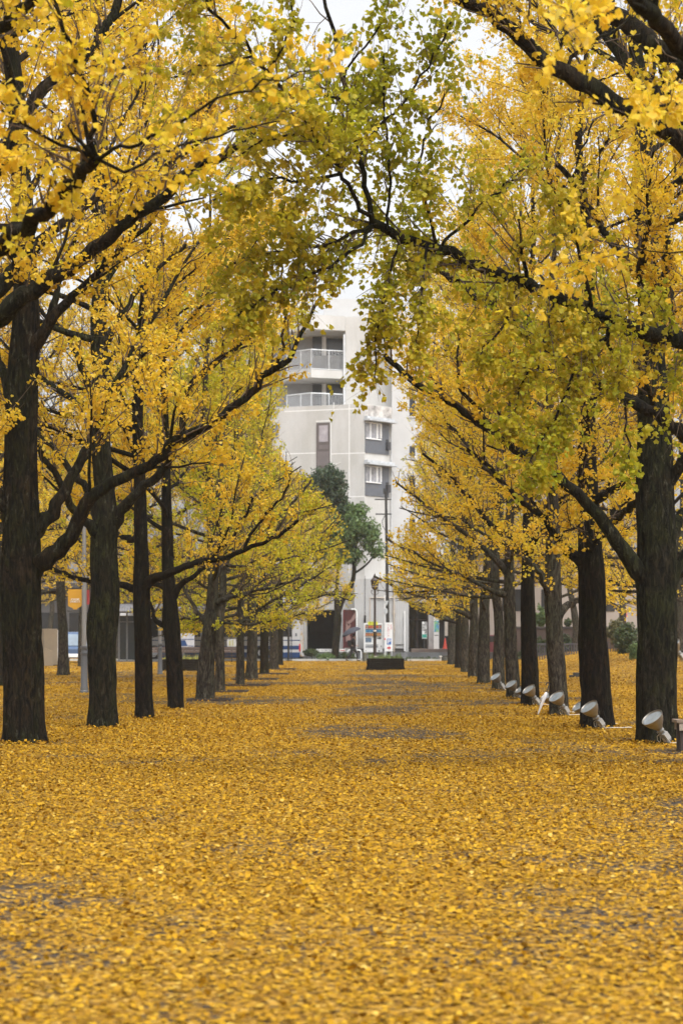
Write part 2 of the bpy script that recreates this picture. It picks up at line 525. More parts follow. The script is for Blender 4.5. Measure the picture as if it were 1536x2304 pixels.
def ginkgo(label, trunk_px, limbs, D, seed, H=14.0, green=0.06, nproc=14, lod=1, leaf=0.055, dens=1.0, zlow=2.6, reach=4.4, group='ginkgo trees lining the avenue', base=None,
           az_skip=None, name='ginkgo_tree', gappy=None, bark=None, leafm=None, bare=.28, pend=0.0, top_only=False):
    rng = np.random.default_rng(seed)
    # --- trunk line
    if base is None:
        x0 = (trunk_px[0][0] - VX) * D / F
        pts = [((px - VX) * D / F, D + 0.0 * i, CH - (py - HY) * D / F) for i, (px, py, w) in enumerate(trunk_px)]
        rad = [w * 0.5 * D / F for _, _, w in trunk_px]
        z0 = pts[0][2]
        org = np.array([pts[0][0], D, 0.0])
        pts[0] = (pts[0][0], D, -0.03)
    else:
        org = np.array(base, float)
        r0 = trunk_px
        pts = [(org[0], org[1], org[2] - .05), (org[0] + .04 * rng.normal(), org[1], org[2] + 1.5), (org[0] + .1 * rng.normal(), org[1], org[2] + 3.5)]
        rad = [r0, r0 * .86, r0 * .74]
    p = list(pts[-1]); r = rad[-1]
    zt = p[2]
    while p[2] < H - .3:
        fr = (p[2] - zt) / max(H - zt, .1)
        p = [p[0] + rng.normal(0, .07), p[1] + rng.normal(0, .07), p[2] + 1.1]
        pts.append(tuple(p)); rad.append(max(.02, r * (1 - .9 * min(1, (p[2] - zt) / max(H - zt, 1)))))
    P = catmull(pts, 6)
    rr = np.interp(np.linspace(0, len(pts) - 1, len(P)), np.arange(len(pts)), rad)
    sides, step = BARK_LOD[lod]
    TP, TR = resample(P, rr, step if lod else .05)
    Vt, Ft = bark_tube(TP, TR, sides, rng, furrow=.09, lump=.06, flare=True)
    BASES.append((org[0], org[1], org[2], TR[0]))
    root = thing(name, label, 'tree', tuple(org), 0, group)
    bark = bark or BARK
    me = np_mesh('trunk', Vt - org, Ft, [bark])
    link(bpy.data.objects.new('trunk', me), root)

    # --- limbs
    main, shoots_src = [], []          # main: (pts, rad, sides)
    for lb in limbs:
        pl = lb['px']; n = len(pl)
        d0, d1 = lb.get('d', (0, 0))
        q = []
        for i, (px, py) in enumerate(pl):
            dd = D + d0 + (d1 - d0) * i / (n - 1)
            q.append(tuple(at(px, py, dd)))
        w0, w1 = lb['w']
        Q = catmull(q, 5)
        wr = (w1 + (w0 - w1) * (1 - np.linspace(0, 1, len(Q))) ** (1.0 if lb.get('thin') else 1.45)) * .5 * (D + np.linspace(d0, d1, len(Q))) / F
        Q, wr = resample(Q, wr, .12 if lod < 2 else .3)
        Q[1:-1] += rng.normal(0, .016, (len(Q) - 2, 3))
        wr = wr * (1 + .5 * np.exp(-np.linspace(0, 1, len(Q)) * np.linalg.norm(np.diff(Q, axis=0), axis=1).sum() / .2)) if not lb.get('thin') else wr
        main.append((Q, wr)); shoots_src.append((Q, wr, lb))
    ga = rng.random() * 6.28
    nproc = int(nproc * 1.4)
    for j in range(nproc):
        fr = (j + .5 + rng.uniform(-.3, .3)) / nproc
        z = zlow + (H - 1.0 - zlow) * fr
        ga += 2.39996 + rng.normal(0, .35)
        if az_skip is not None and z < az_skip[2] and abs((ga - az_skip[0] + np.pi) % (2 * np.pi) - np.pi) < az_skip[1]:
            ga += np.pi
        i0 = int(np.argmin(np.abs(TP[:, 2] - z)))
        b = TP[i0]
        e = R(rng.uniform(*((-14, 22) if lod >= 2 else (4, 32))) if z < zlow + 2.2 else rng.uniform(22, 50))
        L = reach * (1 - (.45 * fr ** 2 if lod >= 2 else .62 * fr ** 1.4)) * rng.uniform(.72, 1.12)
        for turn in (0, 2.0, 4.0, 3.1):
            dvec = np.array([math.cos(ga + turn) * math.cos(e), math.sin(ga + turn) * math.cos(e), math.sin(e)])
            K = 8; q = [b]
            for k in range(1, K):
                dvec = dvec + rng.normal(0, .11, 3) + np.array([0, 0, .03]); dvec /= np.linalg.norm(dvec)
                q.append(q[-1] + dvec * L / (K - 1))
            q = np.array(q)
            ax_, ay_ = proj(q)
            bad = np.nonzero(in_poly(ax_ + 40, ay_, VIEW) | in_poly(ax_ - 40, ay_, VIEW) | (ay_ > np.interp(ax_, FLX, FLY) - 5))[0]
            bad = bad[bad > 0]
            if not len(bad) or bad[0] >= 5: break
        if len(bad):
            if bad[0] < 3: continue
            q = q[:bad[0] + 1]
        K = len(q)
        r0 = min(TR[i0] * .45, .062) * (.7 + .3 * L / reach)
        Q, wr = resample(catmull(q, 4), np.linspace(r0, .012, (K - 1) * 4 + 1), .15 if lod < 2 else .35)
        main.append((Q, wr)); shoots_src.append((Q, wr, {}))
    # drop the far ends of limbs that would hang in front of the open view
    Vl, Fl, Ml, off = [], [], [], 0

    def put(V, Fq, mi):
        nonlocal off
        Vl.append(V); Fl.append(Fq + off); Ml.append(np.full(len(Fq), mi)); off += len(V)

    for Q, wr in main:
        V, Fq = bark_tube(Q, wr, {0: 14, 1: 12, 2: 8, 3: 6}[lod], rng, furrow=.10, lump=.07)
        put(V, Fq, 0)
    # secondary limbs
    src = [(Q, wr) for Q, wr, lb in shoots_src if not lb.get('thin')]
    S2 = []
    if src:
        P2, R2 = spawn(src, 1.0 if lod < 2 else 1.3, .28, rng, 5, (.8, 2.0), .75, .65, .35, .12, .5, rmax=.026)
        m = keep_mask(P2[:, 3], rng) & keep_mask(P2[:, -1], rng)
        e0, e1 = proj(P2[:, -1])
        m &= ~(in_poly(e0 + 30, e1, VIEW) | in_poly(e0 - 30, e1, VIEW))
        P2, R2 = P2[m], R2[m]
        if len(P2):
            V, Fq = batch_tubes(P2, R2, 6 if lod < 2 else 4); put(V, Fq, 0)
            S2 = [(P2[i], R2[i]) for i in range(len(P2))]
    # long shoots
    SP, SR, pendl = [], [], []
    spc = {0: .115, 1: .12, 2: .17, 3: .4}[lod] / dens
    groups = [([(Q, wr)], lb) for Q, wr, lb in shoots_src if lb] + [([(Q, wr) for Q, wr, lb in shoots_src if not lb], {}), (S2, {})]
    for g, lb in groups:
        if not g: continue
        st = lb.get('start', .22)
        Lr = lb.get('L', (.45, 1.5))
        pf = lb.get('pend', pend)
        sp = spc / lb.get('dens', 1.0)
        if pf < 1:
            a, b_ = spawn(g, sp / (1 - pf), st, rng, 4, Lr, .7, .75, lb.get('up', .45), .10, .45, rmax=.014, rmin=.0035)
            SP.append(a); SR.append(b_)
        if pf > 0:
            a, b_ = spawn(g, sp / pf, st, rng, 4, (Lr[0] * .8, Lr[1] * .95), .35, .55, -.55, -.42, .3, rmax=.008, rmin=.003)
            SP.append(a); SR.append(b_)
    near = any(lb.get('near') for lb in limbs)
    SP = np.concatenate(SP); SR = np.concatenate(SR)
    m = keep_mask(SP[:, -1], rng, near) & keep_mask(SP[:, 2], rng, near)
    SP, SR = SP[m], SR[m]
    V, Fq = batch_tubes(SP, SR * (1 if lod < 2 else 1.3), 4 if lod < 2 else 3); put(V, Fq, 1)
    # twigs
    tw_sp = {0: .19, 1: .20, 2: .27, 3: .6}[lod]
    TPw, TRw = spawn([(SP[i], SR[i]) for i in range(len(SP))], tw_sp, .18, rng, 3, (.16, .55), .75, .75, .1, -.05, .55, rmax=.005, rmin=.0018)
    m = keep_mask(TPw[:, -1], rng, near)
    TPw, TRw = TPw[m], TRw[m]
    if lod < 3:
        V, Fq = batch_tubes(TPw, TRw * (1 if lod < 2 else 1.6), 3); put(V, Fq, 1)
    me = np_mesh('branches', np.concatenate(Vl) - org, np.concatenate(Fl), [bark, TWIG], np.concatenate(Ml))
    link(bpy.data.objects.new('branches', me), root)
    # leaves: clusters on spurs
    cl = {0: 15.5, 1: 17, 2: 14, 3: 7.0}[lod]
    A, ia = leaf_points(SP, cl, rng)
    Bp, ib = leaf_points(TPw, cl * 1.15, rng)
    la = np.where(rng.random(len(SP)) < bare, .06, 1.0)          # a share of the twigs has already shed its leaves
    lb_ = np.where(rng.random(len(TPw)) < bare, .06, 1.0)
    k1 = rng.random(len(A)) < la[ia]; A, ia = A[k1], ia[k1]
    k1 = rng.random(len(Bp)) < lb_[ib]; Bp, ib = Bp[k1], ib[k1]
    gs = np.clip(rng.normal(green, .16 + .25 * min(green, 1 - green), len(SP)), 0, 1)
    gt = np.clip(rng.normal(green, .16 + .25 * min(green, 1 - green), len(TPw)), 0, 1)
    # green and gold also change over larger parts of the crown
    C = np.concatenate([A, Bp]); G = np.concatenate([gs[ia], gt[ib]])
    C_big = vnoise(C[:, 0] / 1.3 + seed, C[:, 2] / 1.3 + C[:, 1] / 2.0)
    G = np.clip(G + (C_big - .5) * 1.1 * min(1.0, green * 2.2) * (1 - .55 * min(green, 1)), 0, 1)
    per = rng.integers(2, 5, len(C)) if lod < 2 else (rng.integers(1, 4, len(C)) if lod == 2 else rng.integers(1, 3, len(C)))
    i = np.repeat(np.arange(len(C)), per)
    n = len(i)
    dirv = norm(rng.normal(size=(n, 3)) + np.array([0, 0, -.25]))
    pos = C[i] + dirv * (.02 + .05 * rng.random(n))[:, None]
    # sprays with gaps between them
    cn_ = .6 * vnoise(pos[:, 0] / .38 + seed * 3 + pos[:, 1] / .9, pos[:, 2] / .30) + .4 * vnoise(pos[:, 0] / .16 + pos[:, 1] / .3, pos[:, 2] / .15 + 7)
    m = keep_mask(pos, rng, near) & (rng.random(n) < np.clip((cn_ - (GAPPY if gappy is None else gappy)) / .16, 0.04, 1))
    pos, dirv, i = pos[m], dirv[m], i[m]
    n = len(pos)
    axis = norm(dirv + rng.normal(0, .5, (n, 3)) + np.array([0, 0, -.35]))
    nrm = norm(rng.normal(size=(n, 3)) + np.array([0, 0, .55]))
    nrm = norm(nrm - axis * (nrm * axis).sum(1, keepdims=True))
    size = leaf * rng.uniform(.72, 1.2, n) * {0: 1, 1: 1, 2: 1.3, 3: 2.0}[lod]
    tint = np.clip(rng.normal(.55, .22, n) + (vnoise(pos[:, 0] * .8, pos[:, 2] * .8) - .5) * .3, 0, 1)
    me = leaves_mesh('crown', pos - org, axis, nrm, size, tint, np.clip(G[i] + rng.normal(0, .08, n), 0, 1), lod < 2, leafm or LEAF, rng)
    link(bpy.data.objects.new('crown', me), root)
    STATS.append((label[:30], n, len(SP), len(TPw)))
    return root
# ------------------------------------------------------------------ the avenue's trees
GL = 'ginkgo trees of the avenue'
# trees standing before the picture's edges: only their limbs reach into it
ginkgo('ginkgo outside the left edge, its close golden spray crossing the upper left corner',
       [(-463, 1825, 150), (-463, 1500, 120), (-455, 1100, 110), (-450, 700, 90)],
       [dict(px=[(-450, 1060), (-260, 800), (-80, 620), (60, 505), (150, 425), (215, 355)], w=(64, 26), d=(0, -3.6), start=.55, L=(.3, 1.0)),
        dict(px=[(215, 355), (208, 290), (205, 240), (185, 170), (160, 100), (135, 40), (118, -20)], w=(14, 8), d=(-3.6, -4.2), thin=1, near=1, L=(.25, .75), start=.2, dens=1.5),
        dict(px=[(215, 355), (250, 340), (300, 318), (360, 292), (440, 250), (540, 200), (640, 172), (735, 140)], w=(10, 3), d=(-3.6, -5.2), thin=1, near=1, L=(.25, .62), start=.12, dens=1.3, up=.25),
        dict(px=[(215, 355), (280, 385), (340, 350), (430, 320), (540, 290), (640, 270)], w=(8, 3), d=(-3.6, -3.0), thin=1, near=1, L=(.25, .6), start=.1, dens=1.2, up=.2),
        dict(px=[(215, 355), (150, 320), (90, 300), (20, 250), (-60, 190)], w=(9, 4), d=(-3.6, -4.0), thin=1, near=1, L=(.25, .7), start=.1, dens=1.4),
        dict(px=[(-450, 760), (-250, 400), (-80, 180), (10, 50), (80, 0), (140, -60)], w=(44, 18), d=(0, -3.0), start=.5, L=(.3, .9), dens=.8)],
       16.5, 101, H=13, green=.14, nproc=1, lod=0, leaf=.059, zlow=8, reach=3.0, group=GL)
ginkgo('ginkgo outside the right edge, a few big pale leaves hanging in the upper right corner',
       [(1896, 1825, 150), (1890, 1500, 120), (1885, 1100, 110), (1880, 600, 90)],
       [dict(px=[(1880, 700), (1760, 430), (1650, 250), (1560, 130), (1450, 20), (1330, -90)], w=(60, 34), d=(0, -3.2), start=.72, L=(.2, .5), dens=.25),
        dict(px=[(1640, 240), (1580, 225), (1530, 232), (1480, 240), (1450, 262)], w=(10, 4), d=(-2, -4.0), thin=1, near=1, L=(.12, .3), start=.4, dens=1.2, up=0),
        dict(px=[(1450, 20), (1390, -20), (1330, -10), (1290, 30), (1268, 80)], w=(9, 4), d=(-2.8, -5.4), thin=1, near=1, L=(.12, .3), start=.4, dens=.9, up=0),
        dict(px=[(1880, 900), (1780, 800), (1680, 690), (1600, 600), (1540, 560)], w=(40, 8), d=(0, -1.0), start=.5, L=(.2, .5), dens=.4)],
       16.5, 102, H=13, green=.08, nproc=1, lod=0, leaf=.062, zlow=8, reach=2.5, group=GL)
ginkgo('ginkgo outside the left edge, three long dark limbs rising rightward over the front trunk',
       [(-136, 1728, 112), (-136, 1400, 95), (-130, 1000, 86), (-125, 600, 66), (-120, 200, 46)],
       [dict(px=[(-132, 880), (-70, 775), (0, 712), (75, 652), (150, 605), (225, 552), (300, 490), (375, 435), (435, 380), (500, 350), (545, 318)], w=(54, 16), d=(0, -1.5), start=.3, L=(.4, 1.2)),
        dict(px=[(-130, 820), (-60, 700), (0, 645), (50, 592), (90, 545), (130, 512), (190, 470), (240, 420), (300, 380)], w=(44, 14), d=(0, .8), start=.35, L=(.4, 1.2)),
        dict(px=[(-125, 560), (-40, 420), (40, 285), (90, 205), (140, 165), (200, 120), (250, 40), (275, -30)], w=(40, 18), d=(0, .5), start=.3, L=(.4, 1.2)),
        dict(px=[(545, 318), (590, 290), (640, 240), (680, 200)], w=(14, 5), d=(-1.5, -1.8), thin=1, L=(.3, .8), start=.1)],
       22.3, 103, H=14, green=.05, nproc=6, lod=0, leaf=.057, zlow=6.5, reach=3.6, group=GL)
ginkgo('ginkgo outside the right edge, long dark limb arching over the avenue with green drooping leaves',
       [(1640, 1724, 112), (1640, 1400, 95), (1636, 1000, 86), (1630, 600, 66), (1620, 200, 50)],
       [dict(px=[(1634, 840), (1580, 790), (1536, 765), (1480, 752), (1418, 738), (1343, 708), (1243, 662), (1168, 632), (1068, 596), (988, 560), (893, 530), (838, 500)], w=(46, 19), d=(0, -2.4), start=.1, L=(.4, 1.15), pend=.62, dens=2.23),
        dict(px=[(838, 500), (823, 415), (808, 350), (793, 290), (783, 225), (773, 180), (755, 90), (728, -10)], w=(13, 8), d=(-2.4, -3.2), thin=1, near=1, L=(.3, 1.0), start=.15, dens=1.24, pend=.25),
        dict(px=[(838, 500), (805, 455), (768, 390), (740, 350), (700, 295), (660, 230), (570, 125), (510, 55), (455, -5), (420, -50)], w=(10, 6), d=(-2.4, -5.0), thin=1, near=1, L=(.35, 1.2), start=.2, dens=3.13, up=.1, pend=.1),
        dict(px=[(838, 505), (800, 520), (740, 545), (660, 560), (580, 575), (510, 600)], w=(9, 5), d=(-2.4, -3.0), thin=1, near=1, L=(.3, .85), start=.1, dens=3.79, pend=.4, up=.1),
        dict(px=[(768, 390), (700, 405), (620, 400), (540, 410), (480, 450)], w=(8, 4), d=(-3.2, -3.8), thin=1, near=1, L=(.3, .7), start=.1, dens=3.63, pend=.35, up=.1),
        dict(px=[(838, 510), (790, 560), (740, 600), (660, 640), (580, 680), (510, 735)], w=(9, 4), d=(-2.4, -3.4), thin=1, near=1, L=(.25, .62), start=.3, dens=3.96, pend=.45, up=.05),
        dict(px=[(808, 350), (850, 290), (890, 240), (940, 180), (985, 110), (1020, 40)], w=(7, 4), d=(-2.8, -2.2), thin=1, near=1, L=(.3, .95), start=.1, dens=1.3, pend=.2),
        dict(px=[(783, 225), (740, 215), (690, 205), (640, 215), (590, 240)], w=(6, 3), d=(-3.1, -3.4), thin=1, near=1, L=(.3, .8), start=.1, dens=1.5, pend=.3),
        dict(px=[(773, 180), (800, 130), (840, 80), (870, 20), (890, -40)], w=(6, 3), d=(-3.1, -3.4), thin=1, near=1, L=(.25, .8), start=.1, dens=1.0, pend=.2),
        dict(px=[(700, 295), (650, 300), (590, 320), (540, 350)], w=(6, 3), d=(-3.6, -3.9), thin=1, near=1, L=(.3, .8), start=.1, dens=1.5, pend=.3),
        dict(px=[(570, 125), (520, 140), (450, 150), (390, 175)], w=(6, 3), d=(-4.4, -4.6), thin=1, near=1, L=(.3, .9), start=.1, dens=1.6, pend=.2),
        dict(px=[(600, 160), (640, 110), (660, 60), (665, 0), (660, -50)], w=(6, 3), d=(-4.2, -4.4), thin=1, near=1, L=(.25, .8), start=.1, dens=1.3, pend=.2),
        dict(px=[(873, 515), (876, 440), (872, 330), (866, 225), (862, 120)], w=(7, 4), d=(-2.4, -2.6), thin=1, near=1, L=(.3, .9), start=.15, dens=1.98, pend=.2),
        dict(px=[(988, 562), (1040, 500), (1090, 450), (1140, 410), (1190, 372)], w=(8, 4), d=(-2.0, -1.5), thin=1, L=(.3, .8), start=.2, dens=1.48, pend=.2),
        dict(px=[(985, 560), (960, 460), (935, 400), (960, 300), (1000, 210)], w=(8, 4), d=(-2.0, -2.6), thin=1, near=1, L=(.35, .9), start=.2, dens=1.81, pend=.2),
        dict(px=[(900, 534), (880, 600), (862, 680), (850, 760), (842, 850)], w=(7, 3), d=(-2.3, -2.6), thin=1, near=1, L=(.2, .55), start=.1, dens=2.80, pend=.6, up=-.1),
        dict(px=[(960, 552), (950, 640), (945, 720), (935, 800)], w=(7, 3), d=(-2.3, -2.6), thin=1, near=1, L=(.2, .5), start=.1, dens=2.80, pend=.6, up=-.1),
        dict(px=[(1375, 725), (1360, 760), (1320, 790), (1290, 850), (1250, 930), (1215, 1000), (1190, 1040)], w=(11, 3), d=(-.9, -1.8), thin=1, near=1, L=(.25, .6), start=.15, dens=4.29, pend=.6, up=-.1),
        dict(px=[(1365, 755), (1385, 820), (1400, 900), (1412, 980), (1418, 1040)], w=(8, 3), d=(-.9, -1.6), thin=1, near=1, L=(.12, .34), start=.15, dens=3.96, pend=.6, up=-.1),
        dict(px=[(1250, 668), (1235, 740), (1200, 800), (1170, 880), (1150, 960)], w=(8, 3), d=(-1.4, -1.9), thin=1, near=1, L=(.25, .6), start=.1, dens=3.96, pend=.6, up=-.1),
        dict(px=[(1170, 636), (1150, 700), (1110, 760), (1080, 800)], w=(8, 3), d=(-1.6, -2.0), thin=1, near=1, L=(.2, .5), start=.1, dens=3.30, pend=.6, up=-.1),
        dict(px=[(1632, 1020), (1580, 1000), (1536, 978), (1461, 923), (1422, 899), (1381, 876), (1318, 840), (1230, 785), (1145, 720), (1079, 670), (1027, 626), (993, 605), (960, 570)], w=(36, 12), d=(0, 2.6), start=.3, L=(.3, .9), dens=0.99)],
       22.3, 104, H=14, green=.88, nproc=5, lod=0, leaf=.059, leafm=LEAF_BACKLIT, zlow=8.0, reach=3.4, gappy=.24, bare=.15, group=GL)
ginkgo('ginkgo outside the right edge, thick black limbs slanting down through the upper right',
       [(1800, 1755, 120), (1795, 1400, 100), (1790, 900, 92), (1780, 500, 80)],
       [dict(px=[(1788, 620), (1690, 480), (1600, 375), (1536, 320), (1468, 270), (1393, 232), (1318, 190), (1243, 145), (1183, 95), (1118, 40), (1060, 10), (1000, -60)], w=(60, 28), d=(0, -1.2), start=.35, L=(.4, 1.2), dens=.7),
        dict(px=[(1785, 480), (1690, 300), (1600, 190), (1536, 140), (1468, 98), (1393, 42), (1318, -10), (1250, -60)], w=(66, 36), d=(0, 1.6), start=.4, L=(.4, 1.1), dens=.5),
        dict(px=[(1670, 420), (1560, 300), (1480, 215), (1430, 165), (1393, 110), (1345, 45), (1310, -30)], w=(40, 26), d=(1.0, 2.6), start=.4, L=(.4, 1.0), dens=.6),
        dict(px=[(1243, 145), (1268, 90), (1300, 40), (1340, -20)], w=(9, 5), d=(-.8, -1.0), thin=1, L=(.3, .8), start=.2),
        dict(px=[(1275, 165), (1290, 120), (1400, 60), (1440, 10)], w=(9, 5), d=(-.8, -.4), thin=1, L=(.3, .8), start=.2)],
       20.2, 105, H=14, green=.22, nproc=4, lod=0, leaf=.057, zlow=8.5, reach=3.2, group=GL)

# --- left row, front to back
ginkgo('thickest ginkgo of the left row, mossy trunk nearest the left edge with forked right limbs',
       [(55, 1672, 92), (54, 1600, 86), (50, 1450, 82), (47, 1300, 84), (47, 1200, 82), (46, 1080, 74), (48, 940, 68), (54, 800, 62), (58, 680, 54), (52, 480, 46), (38, 250, 38), (24, 80, 32)],
       [dict(px=[(72, 1282), (96, 1262), (141, 1226), (169, 1184), (187, 1148), (208, 1117), (234, 1096), (286, 1075), (325, 1054), (365, 1024), (396, 990), (458, 965), (497, 933), (547, 899), (578, 868), (614, 834), (640, 815)], w=(38, 14), d=(0, -1.2), start=.42, L=(.35, 1.1), dens=1.25),
        dict(px=[(630, 824), (653, 806), (669, 769), (692, 725), (706, 695), (722, 665)], w=(12, 6), d=(-1.2, -1.4), thin=1, near=1, L=(.3, .8), start=.1, dens=.55),
        dict(px=[(622, 826), (635, 787), (640, 730), (636, 650), (630, 580)], w=(8, 4), d=(-1.2, -1.4), thin=1, near=1, L=(.3, .7), start=.2, dens=.6),
        dict(px=[(64, 1205), (88, 1182), (115, 1153), (140, 1105), (167, 1062), (195, 1010), (215, 960), (240, 900), (275, 840), (300, 780)], w=(38, 12), d=(0, .9), start=.5, L=(.35, 1.0)),
        dict(px=[(62, 790), (95, 752), (130, 702), (170, 665), (215, 622), (245, 590), (290, 540), (340, 500)], w=(30, 10), d=(0, -.6), start=.35, L=(.35, 1.1)),
        dict(px=[(110, 730), (125, 673), (135, 631), (160, 560), (190, 480)], w=(18, 8), d=(0, .3), start=.3, L=(.35, 1.0)),
        dict(px=[(55, 660), (40, 600), (62, 520), (50, 430)], w=(14, 5), d=(-.2, -1.8), start=.1, L=(.3, .9), dens=1.6),
        dict(px=[(35, 900), (5, 830), (-40, 760), (-90, 640)], w=(30, 16), d=(0, .5), start=.4, L=(.35, 1.0)),
        dict(px=[(30, 1180), (2, 1130), (-30, 1060), (-70, 950)], w=(30, 14), d=(0, -.5), start=.4, L=(.35, 1.0))],
       27.3, 1, green=.05, nproc=13, lod=0, zlow=6.0, reach=4.2, group=GL, az_skip=(0.0, 1.0, 9))
ginkgo('mossy ginkgo with a bulging burl, second trunk from the left edge of the avenue',
       [(232, 1637, 68), (231, 1560, 62), (229, 1470, 60), (231, 1400, 64), (236, 1340, 60), (233, 1250, 56), (238, 1180, 58), (236, 1110, 44), (226, 980, 42), (228, 850, 38), (222, 740, 35), (226, 640, 34), (230, 540, 30), (224, 400, 24)],
       [dict(px=[(244, 1190), (268, 1158), (299, 1119), (338, 1082), (380, 1035), (410, 950), (427, 870), (466, 832), (502, 803), (547, 772), (590, 720)], w=(28, 8), d=(0, -1.0), start=.3, L=(.35, 1.1), dens=1.2),
        dict(px=[(224, 1205), (203, 1184), (182, 1163), (161, 1137), (146, 1111), (130, 1075), (104, 1036), (83, 1002), (40, 940)], w=(24, 12), d=(0, -1.0), start=.5, L=(.3, 1.0)),
        dict(px=[(224, 1165), (208, 1130), (190, 1093), (156, 1054), (117, 1005), (83, 973), (30, 900)], w=(22, 10), d=(0, 1.0), start=.4, L=(.3, 1.0)),
        dict(px=[(222, 900), (195, 850), (172, 790), (150, 750), (120, 722), (90, 690)], w=(20, 9), d=(0, .3), start=.3, L=(.3, 1.0)),
        dict(px=[(236, 770), (262, 730), (285, 690), (320, 640), (370, 590), (420, 550)], w=(18, 8), d=(0, .2), start=.3, L=(.3, 1.0))],
       32.1, 2, bark=BARK_MOSS, green=.06, nproc=14, lod=1, zlow=4.8, reach=4.2, group=GL, az_skip=(0.0, .8, 7))
ginkgo('slim dark ginkgo third in the left row, one limb reaching far right',
       [(325, 1617, 40), (324, 1550, 38), (322, 1450, 37), (319, 1340, 36), (318, 1250, 30), (316, 1150, 28), (313, 1050, 26), (310, 900, 22), (318, 720, 16)],
       [dict(px=[(322, 1325), (345, 1305), (380, 1291), (432, 1270), (489, 1257), (547, 1239), (583, 1226), (606, 1213), (635, 1200), (670, 1170)], w=(21, 7), d=(0, -1.4), start=.25, L=(.3, 1.0), dens=1.1),
        dict(px=[(549, 1236), (567, 1195), (601, 1153), (640, 1110), (655, 1060)], w=(8, 4), d=(-1.2, -1.6), thin=1, L=(.3, .8), start=.1, dens=.9),
        dict(px=[(318, 1330), (299, 1322), (263, 1315), (200, 1309), (146, 1294), (109, 1275), (60, 1240)], w=(17, 8), d=(0, .6), start=.3, L=(.3, .9)),
        dict(px=[(314, 1213), (290, 1212), (268, 1203), (230, 1170), (180, 1120)], w=(15, 8), d=(0, 1.6), start=.3, L=(.3, .9))],
       35.7, 3, bark=BARK_BLACK, green=.10, nproc=15, lod=1, zlow=3.6, reach=4.0, group=GL, az_skip=(0.0, .7, 6))
ginkgo('dark ginkgo fourth in the left row with short forks on both sides',
       [(395, 1597, 35), (394, 1540, 35), (389, 1450, 33), (384, 1400, 36), (381, 1330, 28), (378, 1280, 27), (376, 1200, 25), (374, 1100, 20), (372, 950, 15)],
       [dict(px=[(386, 1345), (400, 1325), (420, 1305), (455, 1283), (500, 1230), (540, 1180), (570, 1120)], w=(15, 6), d=(0, -.6), start=.3, L=(.3, 1.0), dens=1.1),
        dict(px=[(378, 1322), (360, 1318), (340, 1312), (320, 1290)], w=(14, 8), d=(0, .8), start=.4, L=(.3, .9)),
        dict(px=[(382, 1412), (365, 1405), (348, 1398), (340, 1370), (330, 1340)], w=(14, 7), d=(0, .5), start=.5, L=(.25, .7))],
       40.2, 4, bark=BARK_BLACK, green=.16, nproc=15, lod=1, zlow=3.2, reach=4.0, group=GL, az_skip=(0.0, .6, 5))
ginkgo('leaning grey ginkgo with green leaves, fifth in the left row',
       [(461, 1577, 42), (464, 1500, 36), (470, 1420, 31), (478, 1350, 26), (479, 1280, 22), (474, 1160, 18), (470, 1050, 14)],
       [dict(px=[(474, 1402), (455, 1390), (443, 1372), (425, 1345), (400, 1300)], w=(16, 6), d=(0, .4), start=.3, L=(.3, .9)),
        dict(px=[(476, 1398), (510, 1402), (545, 1404), (585, 1402), (620, 1395)], w=(8, 3), d=(0, -1.0), start=.1, L=(.25, .7), dens=3.0, up=.0, pend=.35),
        dict(px=[(470, 1400), (440, 1395), (405, 1392), (370, 1385)], w=(8, 3), d=(0, 1.2), start=.1, L=(.25, .7), dens=3.0, up=.0, pend=.35),
        dict(px=[(480, 1360), (520, 1345), (570, 1330), (630, 1315), (680, 1300)], w=(13, 5), d=(0, -.8), start=.2, L=(.3, .9), dens=1.3),
        dict(px=[(480, 1300), (530, 1240), (600, 1190), (660, 1130), (700, 1080)], w=(13, 5), d=(0, .6), start=.2, L=(.3, .9), dens=1.3)],
       46.0, 5, bark=BARK_GREY, H=14, green=.72, nproc=16, lod=1, zlow=2.4, reach=4.2, group=GL)
